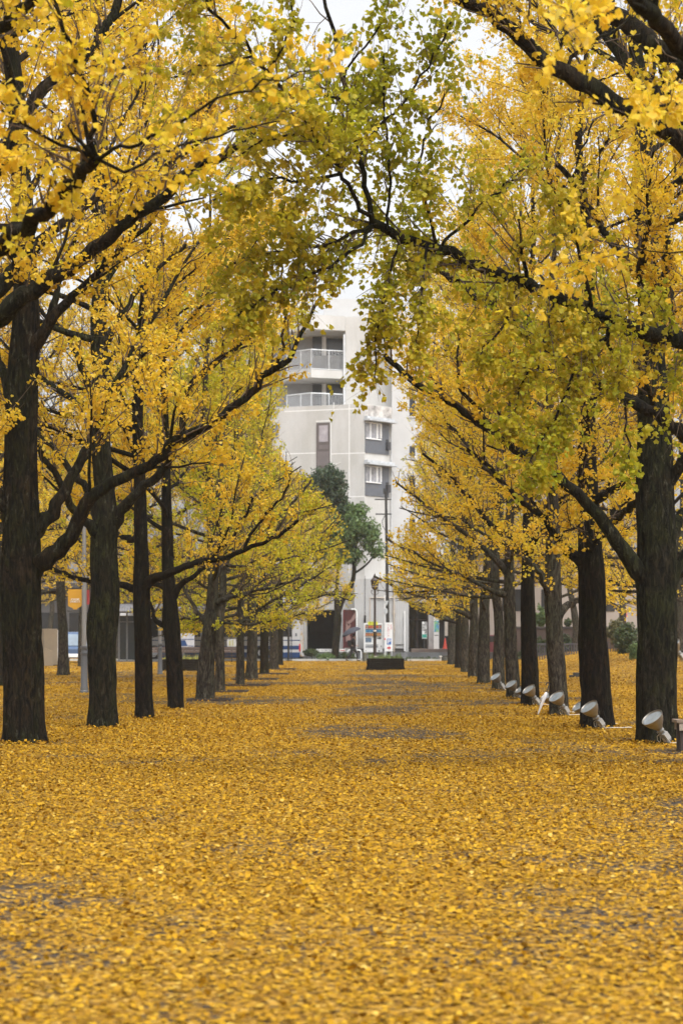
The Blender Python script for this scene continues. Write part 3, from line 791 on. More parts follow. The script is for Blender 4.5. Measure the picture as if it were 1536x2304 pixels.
for (px, py, w, D, g, seed, lab, lod, zl) in [
        (494, 1558, 23, 53.2, .58, 6, 'narrow ginkgo half hidden behind the leaning fifth trunk of the left row', 2, 2.3),
        (540, 1544, 19, 60.3, .72, 7, 'thinnest ginkgo of the left row, straight trunk standing alone in its pit', 2, 2.1),
        (566, 1530, 25, 69.5, .6, 8, 'grey ginkgo just right of the thinnest left trunk, low green sprays', 2, 2.1),
        (594, 1518, 21, 80.0, .5, 9, 'brown ginkgo third from the far end of the left row', 2, 2.0),
        (616, 1507, 21, 92.6, .20, 10, 'broad grey ginkgo second from the far end of the left row', 2, 2.0),
        (630, 1497, 13, 108.0, .15, 11, 'last dark ginkgo of the left row beside the bus stop posts', 2, 2.2)]:
    ex = []
    if seed == 7:
        ex = [dict(px=[(540, 1395), (575, 1398), (615, 1396), (650, 1390), (690, 1378)], w=(7, 3), d=(0, -.8), start=.1, L=(.3, .8), dens=3.0, up=.0, pend=.35),
              dict(px=[(540, 1400), (505, 1400), (460, 1398), (420, 1392)], w=(7, 3), d=(0, .8), start=.1, L=(.3, .8), dens=3.0, up=.0, pend=.35),
              dict(px=[(540, 1400), (600, 1360), (660, 1330), (720, 1290), (770, 1262)], w=(9, 3), d=(0, -.5), start=.2, L=(.3, .9), dens=1.4)]
    if seed == 8:
        ex = [dict(px=[(570, 1380), (630, 1360), (690, 1350), (740, 1340), (790, 1352)], w=(10, 3), d=(0, -.8), start=.2, L=(.3, .9), dens=1.6),
              dict(px=[(570, 1340), (640, 1300), (700, 1240), (745, 1190), (775, 1165)], w=(10, 3), d=(0, -.4), start=.2, L=(.3, .9), dens=1.4)]
    if seed == 6:
        ex = [dict(px=[(494, 1390), (460, 1395), (420, 1392), (385, 1385), (350, 1375)], w=(7, 3), d=(0, .8), start=.1, L=(.3, .8), dens=3.0, up=.0, pend=.35),
              dict(px=[(494, 1360), (550, 1300), (610, 1220), (660, 1130), (690, 1075)], w=(10, 4), d=(0, -.8), start=.2, L=(.3, 1.0), dens=1.4)]
    if seed == 10:
        ex = [dict(px=[(618, 1400), (660, 1370), (705, 1345), (750, 1330), (800, 1340)], w=(7, 3), d=(0, -.8), start=.2, L=(.3, .9), dens=1.6)]
    ginkgo(lab, [(px, py, w * 1.06), (px + 1, py - 60, w * .92), (px + 1, py - 160, w * .8)], ex, D, seed, bark=BARK if seed in (9, 11, 30) else BARK_GREY, H={6: 12, 7: 9.5, 8: 10.5, 9: 11}.get(seed, 11), green=g, nproc=23, lod=lod, zlow=zl, reach=4.6, group=GL, dens=1.5)

# --- right row, front to back
ginkgo('thickest ginkgo of the right row, mossy trunk behind the biggest floodlight',
       [(1480, 1672, 88), (1479, 1600, 84), (1476, 1480, 84), (1477, 1380, 86), (1477, 1290, 90), (1475, 1160, 84), (1472, 1030, 76), (1468, 900, 66), (1464, 760, 56), (1456, 600, 48), (1446, 420, 40)],
       [dict(px=[(1462, 1330), (1438, 1291), (1417, 1262), (1383, 1210), (1349, 1166), (1318, 1127), (1282, 1096), (1240, 1059), (1193, 1031), (1150, 1000), (1113, 970), (1061, 939), (1014, 905), (967, 879), (926, 850), (884, 821), (865, 800)], w=(40, 12), d=(0, -1.3), start=.35, L=(.35, 1.05), dens=1.0),
        dict(px=[(1113, 970), (1070, 910), (1035, 880), (1030, 820), (1032, 750)], w=(10, 5), d=(-.9, -1.0), thin=1, L=(.3, .9), start=.2),
        dict(px=[(1470, 830), (1488, 690), (1443, 630), (1393, 565), (1348, 500), (1308, 445), (1283, 400), (1253, 370)], w=(26, 12), d=(0, -.8), start=.3, L=(.35, 1.2), dens=.8),
        dict(px=[(1285, 403), (1300, 360), (1310, 330), (1335, 270)], w=(7, 4), d=(-.8, -1.0), thin=1, L=(.3, .8), start=.2),
        dict(px=[(1470, 720), (1505, 640), (1500, 560), (1470, 470), (1455, 380)], w=(34, 18), d=(0, .8), start=.4, L=(.35, 1.0), dens=.7),
        dict(px=[(1472, 920), (1450, 860), (1420, 800), (1400, 730)], w=(14, 5), d=(-.2, -1.8), start=.1, L=(.3, .9), dens=1.8),
        dict(px=[(1466, 780), (1490, 700), (1500, 610), (1490, 520)], w=(14, 5), d=(-.2, -1.8), start=.1, L=(.3, .9), dens=1.8),
        dict(px=[(1455, 600), (1430, 520), (1440, 430), (1470, 340)], w=(14, 5), d=(-.2, -1.6), start=.1, L=(.3, .9), dens=1.6),
        dict(px=[(1492, 1105), (1520, 1060), (1550, 1020), (1600, 940)], w=(28, 18), d=(0, -.4), start=.5, L=(.3, .8)),
        dict(px=[(1500, 1225), (1520, 1180), (1560, 1130), (1620, 1050)], w=(30, 18), d=(0, .8), start=.5, L=(.3, .8)),
        dict(px=[(1495, 1340), (1515, 1290), (1545, 1240), (1600, 1160)], w=(34, 18), d=(0, .2), start=.5, L=(.3, .8)),
        dict(px=[(1455, 1120), (1420, 1140), (1395, 1162), (1370, 1180)], w=(20, 10), d=(0, 1.4), start=.5, L=(.3, .8))],
       27.3, 21, bark=BARK_MOSS, green=.08, nproc=12, lod=0, zlow=6.0, reach=4.0, group=GL, az_skip=(3.14, 1.0, 9))
ginkgo('very dark ginkgo with a side burl, second trunk from the right edge',
       [(1342, 1639, 72), (1340, 1570, 64), (1336, 1480, 62), (1333, 1400, 60), (1331, 1330, 58), (1328, 1260, 58), (1325, 1180, 50), (1322, 1100, 44), (1320, 950, 36), (1320, 800, 29), (1326, 620, 22)],
       [dict(px=[(1326, 1215), (1302, 1190), (1275, 1195), (1245, 1225)], w=(9, 3), d=(-.2, -1.2), start=.1, L=(.25, .7), dens=2.4, pend=.3),
        dict(px=[(1322, 1120), (1305, 1060), (1325, 990), (1310, 930)], w=(9, 3), d=(-.2, -1.5), start=.1, L=(.25, .8), dens=2.2, pend=.2),
        dict(px=[(1330, 1240), (1350, 1210), (1375, 1205), (1400, 1225)], w=(9, 3), d=(-.2, -1.0), start=.1, L=(.2, .55), dens=2.0, pend=.3),
        dict(px=[(1322, 1275), (1292, 1249), (1266, 1231), (1240, 1190), (1216, 1160), (1167, 1122), (1136, 1090), (1090, 1040), (1050, 1010)], w=(26, 9), d=(0, -.8), start=.35, L=(.35, 1.05), dens=1.2),
        dict(px=[(1332, 1210), (1360, 1180), (1392, 1140), (1415, 1118), (1450, 1080)], w=(24, 12), d=(0, .9), start=.4, L=(.3, .9)),
        dict(px=[(1325, 1130), (1360, 1112), (1395, 1092), (1430, 1060)], w=(22, 12), d=(0, -.7), start=.5, L=(.3, .8)),
        dict(px=[(1322, 960), (1290, 900), (1250, 860), (1200, 820), (1150, 790)], w=(20, 8), d=(0, -.3), start=.3, L=(.35, 1.0))],
       31.8, 22, bark=BARK_BLACK, green=.08, nproc=14, lod=1, zlow=4.6, reach=4.2, group=GL, az_skip=(3.14, .8, 7))
ginkgo('grey barked ginkgo third in the right row with a white umbrella leaning on it',
       [(1258, 1611, 44), (1254, 1540, 40), (1249, 1450, 37), (1244, 1350, 36), (1243, 1270, 33), (1244, 1190, 27), (1241, 1060, 22), (1236, 900, 16)],
       [dict(px=[(1243, 1200), (1228, 1180), (1200, 1195), (1170, 1235)], w=(8, 3), d=(-.2, -1.2), start=.1, L=(.25, .7), dens=2.4, pend=.3),
        dict(px=[(1241, 1120), (1252, 1050), (1230, 980), (1245, 900)], w=(8, 3), d=(-.2, -1.5), start=.1, L=(.25, .8), dens=2.2, pend=.2),
        dict(px=[(1240, 1345), (1222, 1307), (1204, 1278), (1170, 1249), (1130, 1220), (1085, 1200), (1040, 1170)], w=(17, 6), d=(0, -.7), start=.35, L=(.3, 1.0), dens=1.2),
        dict(px=[(1252, 1385), (1275, 1362), (1300, 1352), (1330, 1335)], w=(20, 12), d=(0, .9), start=.6, L=(.2, .6)),
        dict(px=[(1240, 1205), (1210, 1160), (1170, 1119), (1131, 1088), (1090, 1051), (1050, 1000), (1010, 960)], w=(18, 7), d=(0, -.6), start=.25, L=(.35, 1.1), dens=1.2)],
       37.1, 23, bark=BARK_GREY, green=.10, nproc=15, lod=1, zlow=3.6, reach=4.0, group=GL, az_skip=(3.14, .7, 6))
ginkgo('dark ginkgo fourth in the right row, floodlight at its left foot',
       [(1194, 1588, 38), (1191, 1520, 36), (1189, 1430, 33), (1187, 1330, 30), (1188, 1230, 27), (1188, 1120, 20)],
       [dict(px=[(1184, 1260), (1150, 1215), (1116, 1187), (1092, 1166), (1061, 1127), (1027, 1085), (990, 1050), (950, 1020)], w=(19, 6), d=(0, -.5), start=.25, L=(.3, 1.05), dens=1.25)],
       42.6, 24, bark=BARK_BLACK, green=.10, nproc=16, lod=1, zlow=3.0, reach=4.0, group=GL, az_skip=(3.14, .6, 5))
ginkgo('pale grey ginkgo fifth in the right row',
       [(1155, 1572, 32), (1152, 1510, 30), (1148, 1430, 27), (1146, 1340, 24), (1145, 1240, 20)],
       [dict(px=[(1142, 1290), (1100, 1245), (1040, 1195), (1001, 1171), (949, 1132), (915, 1105), (890, 1085)], w=(14, 4), d=(0, -.5), start=.2, L=(.3, 1.0), dens=1.4),
        dict(px=[(1142, 1340), (1090, 1320), (1030, 1290), (970, 1270), (930, 1240)], w=(12, 4), d=(0, -.7), start=.2, L=(.3, .9), dens=1.4)],
       47.7, 25, bark=BARK_GREY, green=.12, nproc=17, lod=2, zlow=2.6, reach=4.2, group=GL, dens=1.15)
for (px, py, w, D, g, seed, lab, lod, zl) in [
        (1121, 1553, 28, 55.6, .14, 26, 'moss streaked ginkgo sixth in the right row, the last with a floodlight at its foot', 2, 2.4),
        (1088, 1538, 28, 62.9, .14, 27, 'seventh ginkgo of the right row, first without a floodlight', 2, 2.2),
        (1065, 1525, 23, 73.4, .28, 28, 'greenish ginkgo fourth from the far end of the right row', 2, 2.2),
        (1046, 1512, 18, 85.0, .30, 29, 'dark brown ginkgo third from the far end of the right row', 2, 2.1),
        (1031, 1503, 15, 97.0, .30, 30, 'thin pale ginkgo second from the far end of the right row', 2, 2.1),
        (1016, 1495, 19, 112.0, .32, 31, 'last ginkgo of the right row, beside the low vented box', 2, 2.2)]:
    ex = []
    if seed == 27:
        ex = [dict(px=[(1084, 1330), (1066, 1312), (1030, 1288), (978, 1260), (936, 1247), (897, 1229), (868, 1210)], w=(12, 5), d=(0, -.5), start=.3, L=(.25, .9), dens=1.2)]
    if seed == 28:
        ex = [dict(px=[(1062, 1390), (1020, 1370), (960, 1345), (897, 1328), (870, 1310), (840, 1296)], w=(10, 4), d=(0, -.8), start=.3, L=(.25, .8), dens=1.4)]
    if seed == 29:
        ex = [dict(px=[(1046, 1318), (1010, 1316), (973, 1314), (930, 1318), (900, 1325)], w=(7, 3), d=(0, -.4), start=.2, L=(.25, .8), dens=1.2)]
    if seed == 31:
        ex = [dict(px=[(1016, 1395), (980, 1385), (945, 1372), (905, 1345), (885, 1330)], w=(6, 3), d=(0, -.8), start=.2, L=(.3, .8), dens=1.6)]
    ginkgo(lab, [(px, py, w * 1.06), (px, py - 60, w * .94), (px + 1, py - 160, w * .8)], ex, D, seed, bark=BARK if seed in (9, 11, 30) else BARK_GREY, H=14, green=g, nproc=22, lod=lod, zlow=zl, reach=4.6, group=GL, dens=1.35)

# --- ginkgos standing further off on both sides
GB = 'ginkgo trees beyond the two rows'
def outer(px, D, r, seed, lab, g=.08, H=13, z=0.0, zl=2.6, reach=4.8, nproc=19):
    X = (px - VX) * D / F
    ginkgo(lab, r, [], D, seed, H=H, green=g, nproc=nproc, lod=2, zlow=zl + z, reach=reach, group=GB, base=(X, D, mound(X, D) if X > 5 else 0.0), dens=1.1, bark=BARK_GREY if D > 75 else BARK)
outer(0, 59.7, .27, 41, 'grey ginkgo cut by the left edge, behind the thickest left trunk')
outer(142, 78.0, .22, 42, 'ginkgo standing on the leaves left of the grey lamp post, beside the beige machine')
outer(180, 103.0, .12, 43, 'thin dark ginkgo half hidden by the grey lamp post', H=10)
outer(62, 70.0, .22, 44, 'ginkgo hidden behind the thickest left trunk, its golden crown showing around it')
outer(236, 68.0, .22, 45, 'ginkgo hidden behind the burled left trunk, its golden crown showing beside it')
outer(-190, 50.0, .25, 46, 'ginkgo beyond the left edge, its crown filling the left background')
outer(322, 74.0, .2, 47, 'ginkgo hidden behind the slim third left trunk, golden crown above', g=.16, zl=1.9)
outer(1340, 66.0, .22, 51, 'ginkgo hidden behind the very dark second right trunk, golden crown above')
outer(1478, 58.0, .24, 52, 'ginkgo on the leafy bank hidden behind the thickest right trunk')
outer(1600, 44.0, .25, 53, 'ginkgo on the bank beyond the right edge, branches reaching in')
outer(1255, 84.0, .22, 54, 'ginkgo hidden behind the grey third right trunk, golden crown above')
outer(1294, 112.0, .22, 55, 'grey ginkgo standing beyond the brick wall on the right')

outer(44, 98.0, .2, 61, 'ginkgo far behind the thickest left trunk, hidden foot, golden crown')
outer(395, 66.0, .2, 62, 'ginkgo hidden behind the dark fourth left trunk, golden crown above', g=.2)
outer(110, 142.0, .22, 63, 'leftmost of the three ginkgos behind the bus shelter', H=14, reach=5.5)
outer(265, 146.0, .22, 64, 'middle one of the three ginkgos behind the bus shelter', H=14, reach=5.5)
outer(420, 148.0, .22, 65, 'rightmost of the three ginkgos behind the bus', H=13, reach=5.5, g=.3)
outer(1400, 112.0, .22, 66, 'ginkgo behind the bushes on the leafy bank', reach=5.2)
outer(1530, 80.0, .22, 67, 'ginkgo on the bank at the right edge behind the dark hedge', reach=5.0)
outer(1190, 124.0, .2, 68, 'ginkgo behind the brown brick wall, left of the grey one', reach=5.0)
# ------------------------------------------------------------------ ground, road, fallen leaves
def axis_lines(lo, hi, step, outer_):
    a = list(np.arange(lo, hi + 1e-6, step))
    return np.array(sorted([-o for o in outer_] + a + list(outer_)))


XL = axis_lines(-38, 38, .25, (46, 60, 90, 160, 400, 700))
YL = np.array([-700, -200, -60, -20] + list(np.arange(-6, 130.01, .25)) + [131, 133, 140, 180, 300, 700], float)
gx, gy = np.meshgrid(XL, YL)
gz = mound(gx, np.minimum(gy, 125)) * np.clip((200 - gy) / 60, 0, 1)
V = np.stack([gx, gy, gz], -1).reshape(-1, 3)
ny, nx = gx.shape
idx = np.arange(nx * ny).reshape(ny, nx)
Fq = np.stack([idx[:-1, :-1], idx[:-1, 1:], idx[1:, 1:], idx[1:, :-1]], -1).reshape(-1, 4)
me = np_mesh('ground', V, Fq, [], smooth=True)
a_ = me.attributes.new('cover', 'FLOAT', 'POINT')
bank = np.clip((V[:, 0] - 5.2) / .8, 0, 1)
cv = np.clip(cover(V[:, 0], V[:, 1]) + bank * .5, 0, 1)
a_.data.foreach_set('value', cv.astype(np.float32))

m, nt, b = new_mat('leaf_strewn_paving')
co = objco(nt)
at_ = nt.nodes.new('ShaderNodeAttribute'); at_.attribute_name = 'cover'
n_as = noise(nt, 3.0, 6, .6, co)
n_fine = noise(nt, 60, 3, .6, co)
asp = ramp(nt, [(.3, (.030, .024, .019)), (.7, (.066, .053, .043))], n_as.outputs[0])
vo = nt.nodes.new('ShaderNodeTexVoronoi'); vo.inputs['Scale'].default_value = 34
lk(nt, co, vo.inputs['Vector'])
sep = nt.nodes.new('ShaderNodeSeparateColor'); lk(nt, vo.outputs['Color'], sep.inputs[0])
leafc = ramp(nt, [(0, (.07, .036, .010)), (.35, (.19, .098, .013)), (.7, (.33, .175, .016)), (1, (.46, .28, .06))], sep.outputs[0])
# a leaf lies here if its own random number is under the local cover
mth = nt.nodes.new('ShaderNodeMath'); mth.operation = 'MULTIPLY_ADD'
lk(nt, at_.outputs['Fac'], mth.inputs[0]); mth.inputs[1].default_value = .80; mth.inputs[2].default_value = .16
sub = nt.nodes.new('ShaderNodeMath'); sub.operation = 'SUBTRACT'
lk(nt, mth.outputs[0], sub.inputs[0]); lk(nt, sep.outputs[1], sub.inputs[1])
st = ramp(nt, [(.47, (0, 0, 0)), (.53, (1, 1, 1))])
ad = nt.nodes.new('ShaderNodeMath'); ad.operation = 'ADD'; ad.inputs[1].default_value = .5
lk(nt, sub.outputs[0], ad.inputs[0]); lk(nt, ad.outputs[0], st.inputs[0])
lk(nt, mix_col(nt, st.outputs[0], asp.outputs[0], leafc.outputs[0]), b.inputs['Base Color'])
b.inputs['Roughness'].default_value = .7
b.inputs['Specular IOR Level'].default_value = .1
bump(nt, b, vo.outputs['Distance'], .5, .02)
me.materials.append(m)
tag(link(bpy.data.objects.new('ground', me)), kind='structure')

# single leaves lying on it
rng = np.random.default_rng(5)
def scatter(y0, y1, per_m2, size, upright):
    n = int(per_m2 * (y1 - y0) * ((y0 + y1) / 2 * 1536 / F * 1.25 + 3.0))
    y = np.sqrt(y0 ** 2 + (y1 ** 2 - y0 ** 2) * rng.random(n))
    x = (-VX / F * y * 1.12 - 1.5) + rng.random(n) * (y * 1536 / F * 1.22 + 3.0)
    c = np.clip(cover(x, y) + np.clip((x - 5.2) / .8, 0, 1) * .5, 0, 1)
    k = rng.random(n) < (.10 + .90 * c)
    x, y = x[k], y[k]; n = len(x)
    z = mound(x, y) + .004 + .014 * rng.random(n) ** 2
    a = rng.random(n) * 6.283
    tilt = np.clip(rng.normal(0, .11, n), -.9, .9) + np.where(rng.random(n) < upright, rng.uniform(.5, 1.3, n), 0)
    axis = np.stack([np.cos(a) * np.cos(tilt), np.sin(a) * np.cos(tilt), np.sin(tilt)], 1)
    nrm = norm(rng.normal(0, .15, (n, 3)) + np.array([0, 0, 1.0]))
    nrm = norm(nrm - axis * (nrm * axis).sum(1, keepdims=True))
    s = size * rng.uniform(.6, 1.2, n)
    z += np.maximum(0, -np.sin(tilt)) * s
    tint = np.where(rng.random(n) < (.5 if y0 < 13 else .4 if y0 < 24 else .25), rng.uniform(.12, .5, n), np.clip(rng.normal(.7, .16, n), 0, 1))
    return np.stack([x, y, z], 1), axis, nrm, s, tint
parts = [scatter(6.6, 13, 1350, .031, .07), scatter(13, 24, 1500, .031, .06), scatter(24, 36, 1150, .034, .06)]
# drifts banked against the feet of the nearer trunks
for bx_, by_, bz_, br_ in BASES:
    if by_ > 75 or abs(bx_) > 12: continue
    n = int(700 * (br_ + .1))
    a = rng.random(n) * 6.283; r = br_ * 1.02 + np.abs(rng.normal(0, .16, n))
    ax = norm(np.stack([-np.cos(a) + rng.normal(0, .8, n), -np.sin(a) + rng.normal(0, .8, n), np.abs(rng.normal(.25, .3, n))], 1))
    nr = norm(rng.normal(0, .4, (n, 3)) + np.array([0, 0, 1.0])); nr = norm(nr - ax * (nr * ax).sum(1, keepdims=True))
    parts.append((np.stack([bx_ + r * np.cos(a), by_ + r * np.sin(a), bz_ + .01 + .05 * rng.random(n) * np.exp(-(r - br_) / .12)], 1), ax, nr, .045 * rng.uniform(.7, 1.2, n), np.clip(rng.normal(.45, .25, n), 0, 1)))
P_, A_, N_, S_, T_ = (np.concatenate(q) for q in zip(*parts))
me = leaves_mesh('fallen_leaves', P_, A_, N_, S_, T_, None, True, LITTER, rng, .45)
tag(link(bpy.data.objects.new('fallen_leaves', me)), 'golden fallen ginkgo leaves strewn over the paving', 'leaves', kind='stuff')
n1_ = len(P_)
parts = [scatter(36, 60, 560, .041, .07), scatter(60, 128, 180, .055, .08)]
P_, A_, N_, S_, T_ = (np.concatenate(q) for q in zip(*parts))
me = leaves_mesh('fallen_leaves', P_, A_, N_, S_, T_, None, False, LITTER, rng, .8)
tag(link(bpy.data.objects.new('fallen_leaves', me)), 'golden fallen ginkgo leaves strewn over the far paving', 'leaves', kind='stuff')
print('ground leaves', n1_, len(P_))

# road in front of the building, kerb, raised forecourt
ASPH = plain('wet_asphalt', (.055, .058, .060), .35, .3, 1.5, bmp=.2)
CONC = plain('kerb_concrete', (.42, .42, .40), .7, .2, 2.0, bmp=.2)
mb = MB(); mb.box(-60, 60, 129.4, 134.6, -.2, .06)
tag(mb.build('road', ASPH), kind='structure')
mb = MB()
x = -40.0
while x < 40:
    if not (-1.2 < x < 1.2):
        mb.box(x, x + 1.19, 129.05, 129.38, -.1, .13)
    x += 1.2
tag(mb.build('kerb', CONC, bevel=.01), kind='structure')
mb = MB()                                                     # forecourt slopes up from the road to the doors
mb.add([(-6.5, 131.5, .065), (60, 131.5, .065), (60, 135.2, .52), (-6.5, 135.2, .52), (-6.5, 160, .52), (60, 160, .52)], [(0, 1, 2, 3), (3, 2, 5, 4)])
tag(mb.build('pavement', ASPH), kind='structure')
mb = MB(); mb.box(2.4, 9.5, 136.2, 160, .5, .74)
tag(mb.build('entrance_step', plain('brown_tile', (.16, .12, .10), .6), bevel=.01), 'low brown step before the dark entrance', 'step')
# ------------------------------------------------------------------ the pale concrete building
m, nt, b = new_mat('stained_concrete')
co = objco(nt)
n1 = noise(nt, .6, 6, .6, objco(nt, (1, 1, .35)))
n2 = noise(nt, 14, 4, .6, co)
br = nt.nodes.new('ShaderNodeTexBrick')
br.inputs['Scale'].default_value = 5.0; br.inputs['Mortar Size'].default_value = .012
br.inputs['Color1'].default_value = (.64, .60, .555, 1); br.inputs['Color2'].default_value = (.60, .565, .52, 1); br.inputs['Mortar'].default_value = (.53, .50, .46, 1)
lk(nt, objco(nt, (1, 1, 1)), br.inputs['Vector'])
k = ramp(nt, [(.36, (.80, .79, .76)), (.66, (1, 1, 1))], n1.outputs[0])
mm = nt.nodes.new('ShaderNodeMix'); mm.data_type = 'RGBA'; mm.blend_type = 'MULTIPLY'; mm.inputs[0].default_value = 1
lk(nt, ramp(nt, [(.3, (.50, .495, .485)), (.7, (.56, .555, .545))], n2.outputs[0]).outputs[0], mm.inputs[6]); lk(nt, k.outputs[0], mm.inputs[7])
lk(nt, mm.outputs[2], b.inputs['Base Color']); b.inputs['Roughness'].default_value = .85
CONCRETE = m
nt.nodes.remove(br)
WHITEW = plain('white_siding', (.45, .45, .448), .6, .06, 1.2)
LINE = plain('white_sealant', (.70, .70, .69), .6, .03)
GREYP = plain('slate_grey_panel', (.105, .115, .135), .5, .12, 2)
DKGLASS = plain('dark_glass', (.02, .022, .025), .15, .3, 1.5)
GLASSL = plain('curtained_glass', (.30, .30, .32), .2, .35, 3)
FRAME = plain('white_window_frame', (.78, .78, .78), .4, .05)
BRFRAME = plain('brown_window_frame', (.10, .082, .080), .45, .1)
STAIN = plain('black_streaked_concrete', (.42, .40, .38), .9, .55, 2.2)
ALU = plain('aluminium_rail', (.62, .64, .66), .45, .06, 3, metal=.2)
SHADE = plain('recess_plaster', (.55, .56, .58), .8, .08)
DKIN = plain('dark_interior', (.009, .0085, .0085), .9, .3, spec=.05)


class Facade:
    """a vertical wall plane through two plan points, addressed in picture pixels"""
    def __init__(self, a, b):
        self.a = Vector(((a[0] - VX) * a[1] / F, a[1])); self.b = Vector(((b[0] - VX) * b[1] / F, b[1]))
        d = (self.b - self.a).normalized()
        self.d = d; self.n = Vector((d.y, -d.x))          # outward = towards the camera
        if self.n.y > 0: self.n = -self.n

    def plan(self, px):
        k = (px - VX) / F
        d = self.b - self.a
        t = (k * self.a.y - self.a.x) / (d.x - k * d.y)
        return self.a + d * t

    def slab(self, mb, x0, x1, y0, y1, out0, out1, mi=0):
        """block on the wall between pixel columns x0..x1 and rows y0..y1, from out0 to out1 metres in front of it"""
        p, q = self.plan(x0), self.plan(x1)
        ym = (p.y + q.y) / 2
        z1, z0 = CH - (y0 - HY) * ym / F, CH - (y1 - HY) * ym / F
        vs = []
        for pt in (p, q):
            for o in (out0, out1):
                w = pt + self.n * o
                vs += [(w.x, w.y, z0), (w.x, w.y, z1)]
        return mb.add(vs, [(0, 1, 3, 2), (4, 6, 7, 5), (0, 4, 5, 1), (2, 3, 7, 6), (0, 2, 6, 4), (1, 5, 7, 3)], mi)


def zz(py, D): return CH - (py - HY) * D / F


BLD = thing('apartment_block', 'pale concrete apartment block with balconies rising beyond the end of the avenue', 'building', (-.8, 136, 0.5))
BO = BLD.location.copy()
def bp(mb, name, mat_, parent=BLD, **k):
    return mb.build(name, mat_, parent, origin=BO, **k)

fA = Facade((520, 139.3), (820, 136.0))
fB = Facade((820, 136.0), (881, 138.2))
fC = Facade((700, 139.6), (881, 140.0))
fE = Facade((881, 138.6), (1010, 140.2))
pA0, pA1 = fA.plan(520), fA.plan(820)
pB1 = fB.plan(881)
ztop = zz(908, 136)
# front block: upper storeys over a ground floor with a dark opening
xa, xb_ = fA.plan(690), fA.plan(756)
zop = zz(1372, 136.8)
mb = MB()
mb.prism([tuple(pA0), tuple(pA1), tuple(pB1), (pB1.x, 152), (pA0.x, 152)], zop, ztop)
mb.prism([tuple(pA0), tuple(xa), (xa.x, 152), (pA0.x, 152)], .4, zop)
mb.prism([tuple(xb_), tuple(pA1), tuple(pB1), (pB1.x, 152), (xb_.x, 152)], .4, zop)
bp(mb, 'wall', CONCRETE)
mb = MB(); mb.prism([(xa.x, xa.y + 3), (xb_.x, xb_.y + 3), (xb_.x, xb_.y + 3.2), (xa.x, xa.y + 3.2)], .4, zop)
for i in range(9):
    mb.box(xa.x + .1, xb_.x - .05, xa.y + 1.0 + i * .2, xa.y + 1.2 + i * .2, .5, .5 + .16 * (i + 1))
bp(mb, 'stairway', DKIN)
# tower behind, balconies set into its left part
fT = Facade((600, 142.0), (776, 142.0))
mb = MB()
pc0, pc1 = fC.plan(777), fC.plan(881)
zt = zz(712, 139.8)
mb.prism([tuple(pc0), tuple(pc1), (pc1.x, 153), (pc0.x, 153)], ztop - .2, zt)                        # blank wall right of the balconies
bl = ((600 - VX) * 142.6 / F, 142.6)
mb.prism([(bl[0] - 3.5, 142.6), (pc0.x - .01, 142.6), (pc0.x - .01, 153), (bl[0] - 3.5, 153)], ztop - .2, zt - .02)   # behind the balconies
bp(mb, 'tower', CONCRETE)
mb = MB(); mb.box(bl[0] - 3.4, pc0.x - .03, 142.54, 142.592, ztop, zt - 1.1); bp(mb, 'recess_shade_wall', plain('recess_shade_grey', (.25, .255, .265), .8, .1))  # back wall greyed: the recess's shade is put into its colour
mb = MB(); mb.prism([((728 - VX) * 143 / F, 143.0), (pc1.x, 143.2), (pc1.x, 152), ((728 - VX) * 143 / F, 152)], zt - .5, zz(672, 143))
bp(mb, 'roof_house', WHITEW)
# roof band over the top balcony + balcony slabs and rails
c0 = Vector(((645 - VX) * 140.3 / F, 140.3)); c1 = Vector(((700 - VX) * 138.9 / F, 138.9)); c2 = fC.plan(777)
def bal_poly(e=0.0):
    return [(c0.x, c0.y), (c1.x, c1.y), (c2.x - .012, c2.y), (c2.x - .012, 142.58), (c0.x - .6, 142.58)]
mb = MB(); mb.prism(bal_poly(), zz(741, 139.2), zt + .02); bp(mb, 'cornice', CONCRETE)
for yr0, yr1, ys in ((786, 831, 849), (884, 924, 946)):
    mb = MB(); mb.prism(bal_poly(), zz(ys, 139), zz(yr1, 139)); ob = bp(mb, 'balcony', CONCRETE)
    mb = MB()
    z1, z0 = zz(yr0, 139), zz(yr1, 139)
    for p, q in ((c0, c1), (c1, c2)):
        p3, q3 = Vector((p.x, p.y)), Vector((q.x - (.03 if q is c2 else 0), q.y))
        p3 += Vector((0, .06)); q3 += Vector((0, .06))
        mb.tube([(p3.x, p3.y, z1), (q3.x, q3.y, z1)], .035, 8)
        mb.tube([(p3.x, p3.y, z0 + .06), (q3.x, q3.y, z0 + .06)], .022, 8)
        n = int((q3 - p3).length / .105)
        for i in range(n + 1):
            w = p3.lerp(q3, i / n)
            mb.tube([(w.x, w.y, z0 + .004), (w.x, w.y, z1)], .032 if i % 12 == 0 else .012, 6)
    mb.build('railing', ALU, ob, origin=BO)
# doors and windows at the back of the balconies
for yt, yb in ((762, 800), (864, 912)):
    mb = MB(); fT2 = Facade((600, 142.53), (776, 142.53))
    fT2.slab(mb, 735, 771, yt, yb, 0, .05); fT2.slab(mb, 703, 724, yt - 10, yb, 0, .05)
    w_ = bp(mb, 'window', DKGLASS)
    mb = MB(); fT2.slab(mb, 728, 733, yt - 20, yb, 0, .12); fT2.slab(mb, 724.5, 727, yt - 10, yb, .0, .07)
    mb.build('frame', FRAME, w_, origin=BO)
mb = MB(); q = fC.plan(776)
mb.tube([(q.x - .06, q.y - .14, ztop), (q.x - .06, q.y - .14, zz(752, 139.7))], .07, 10); bp(mb, 'downpipe', ALU, smooth=True)
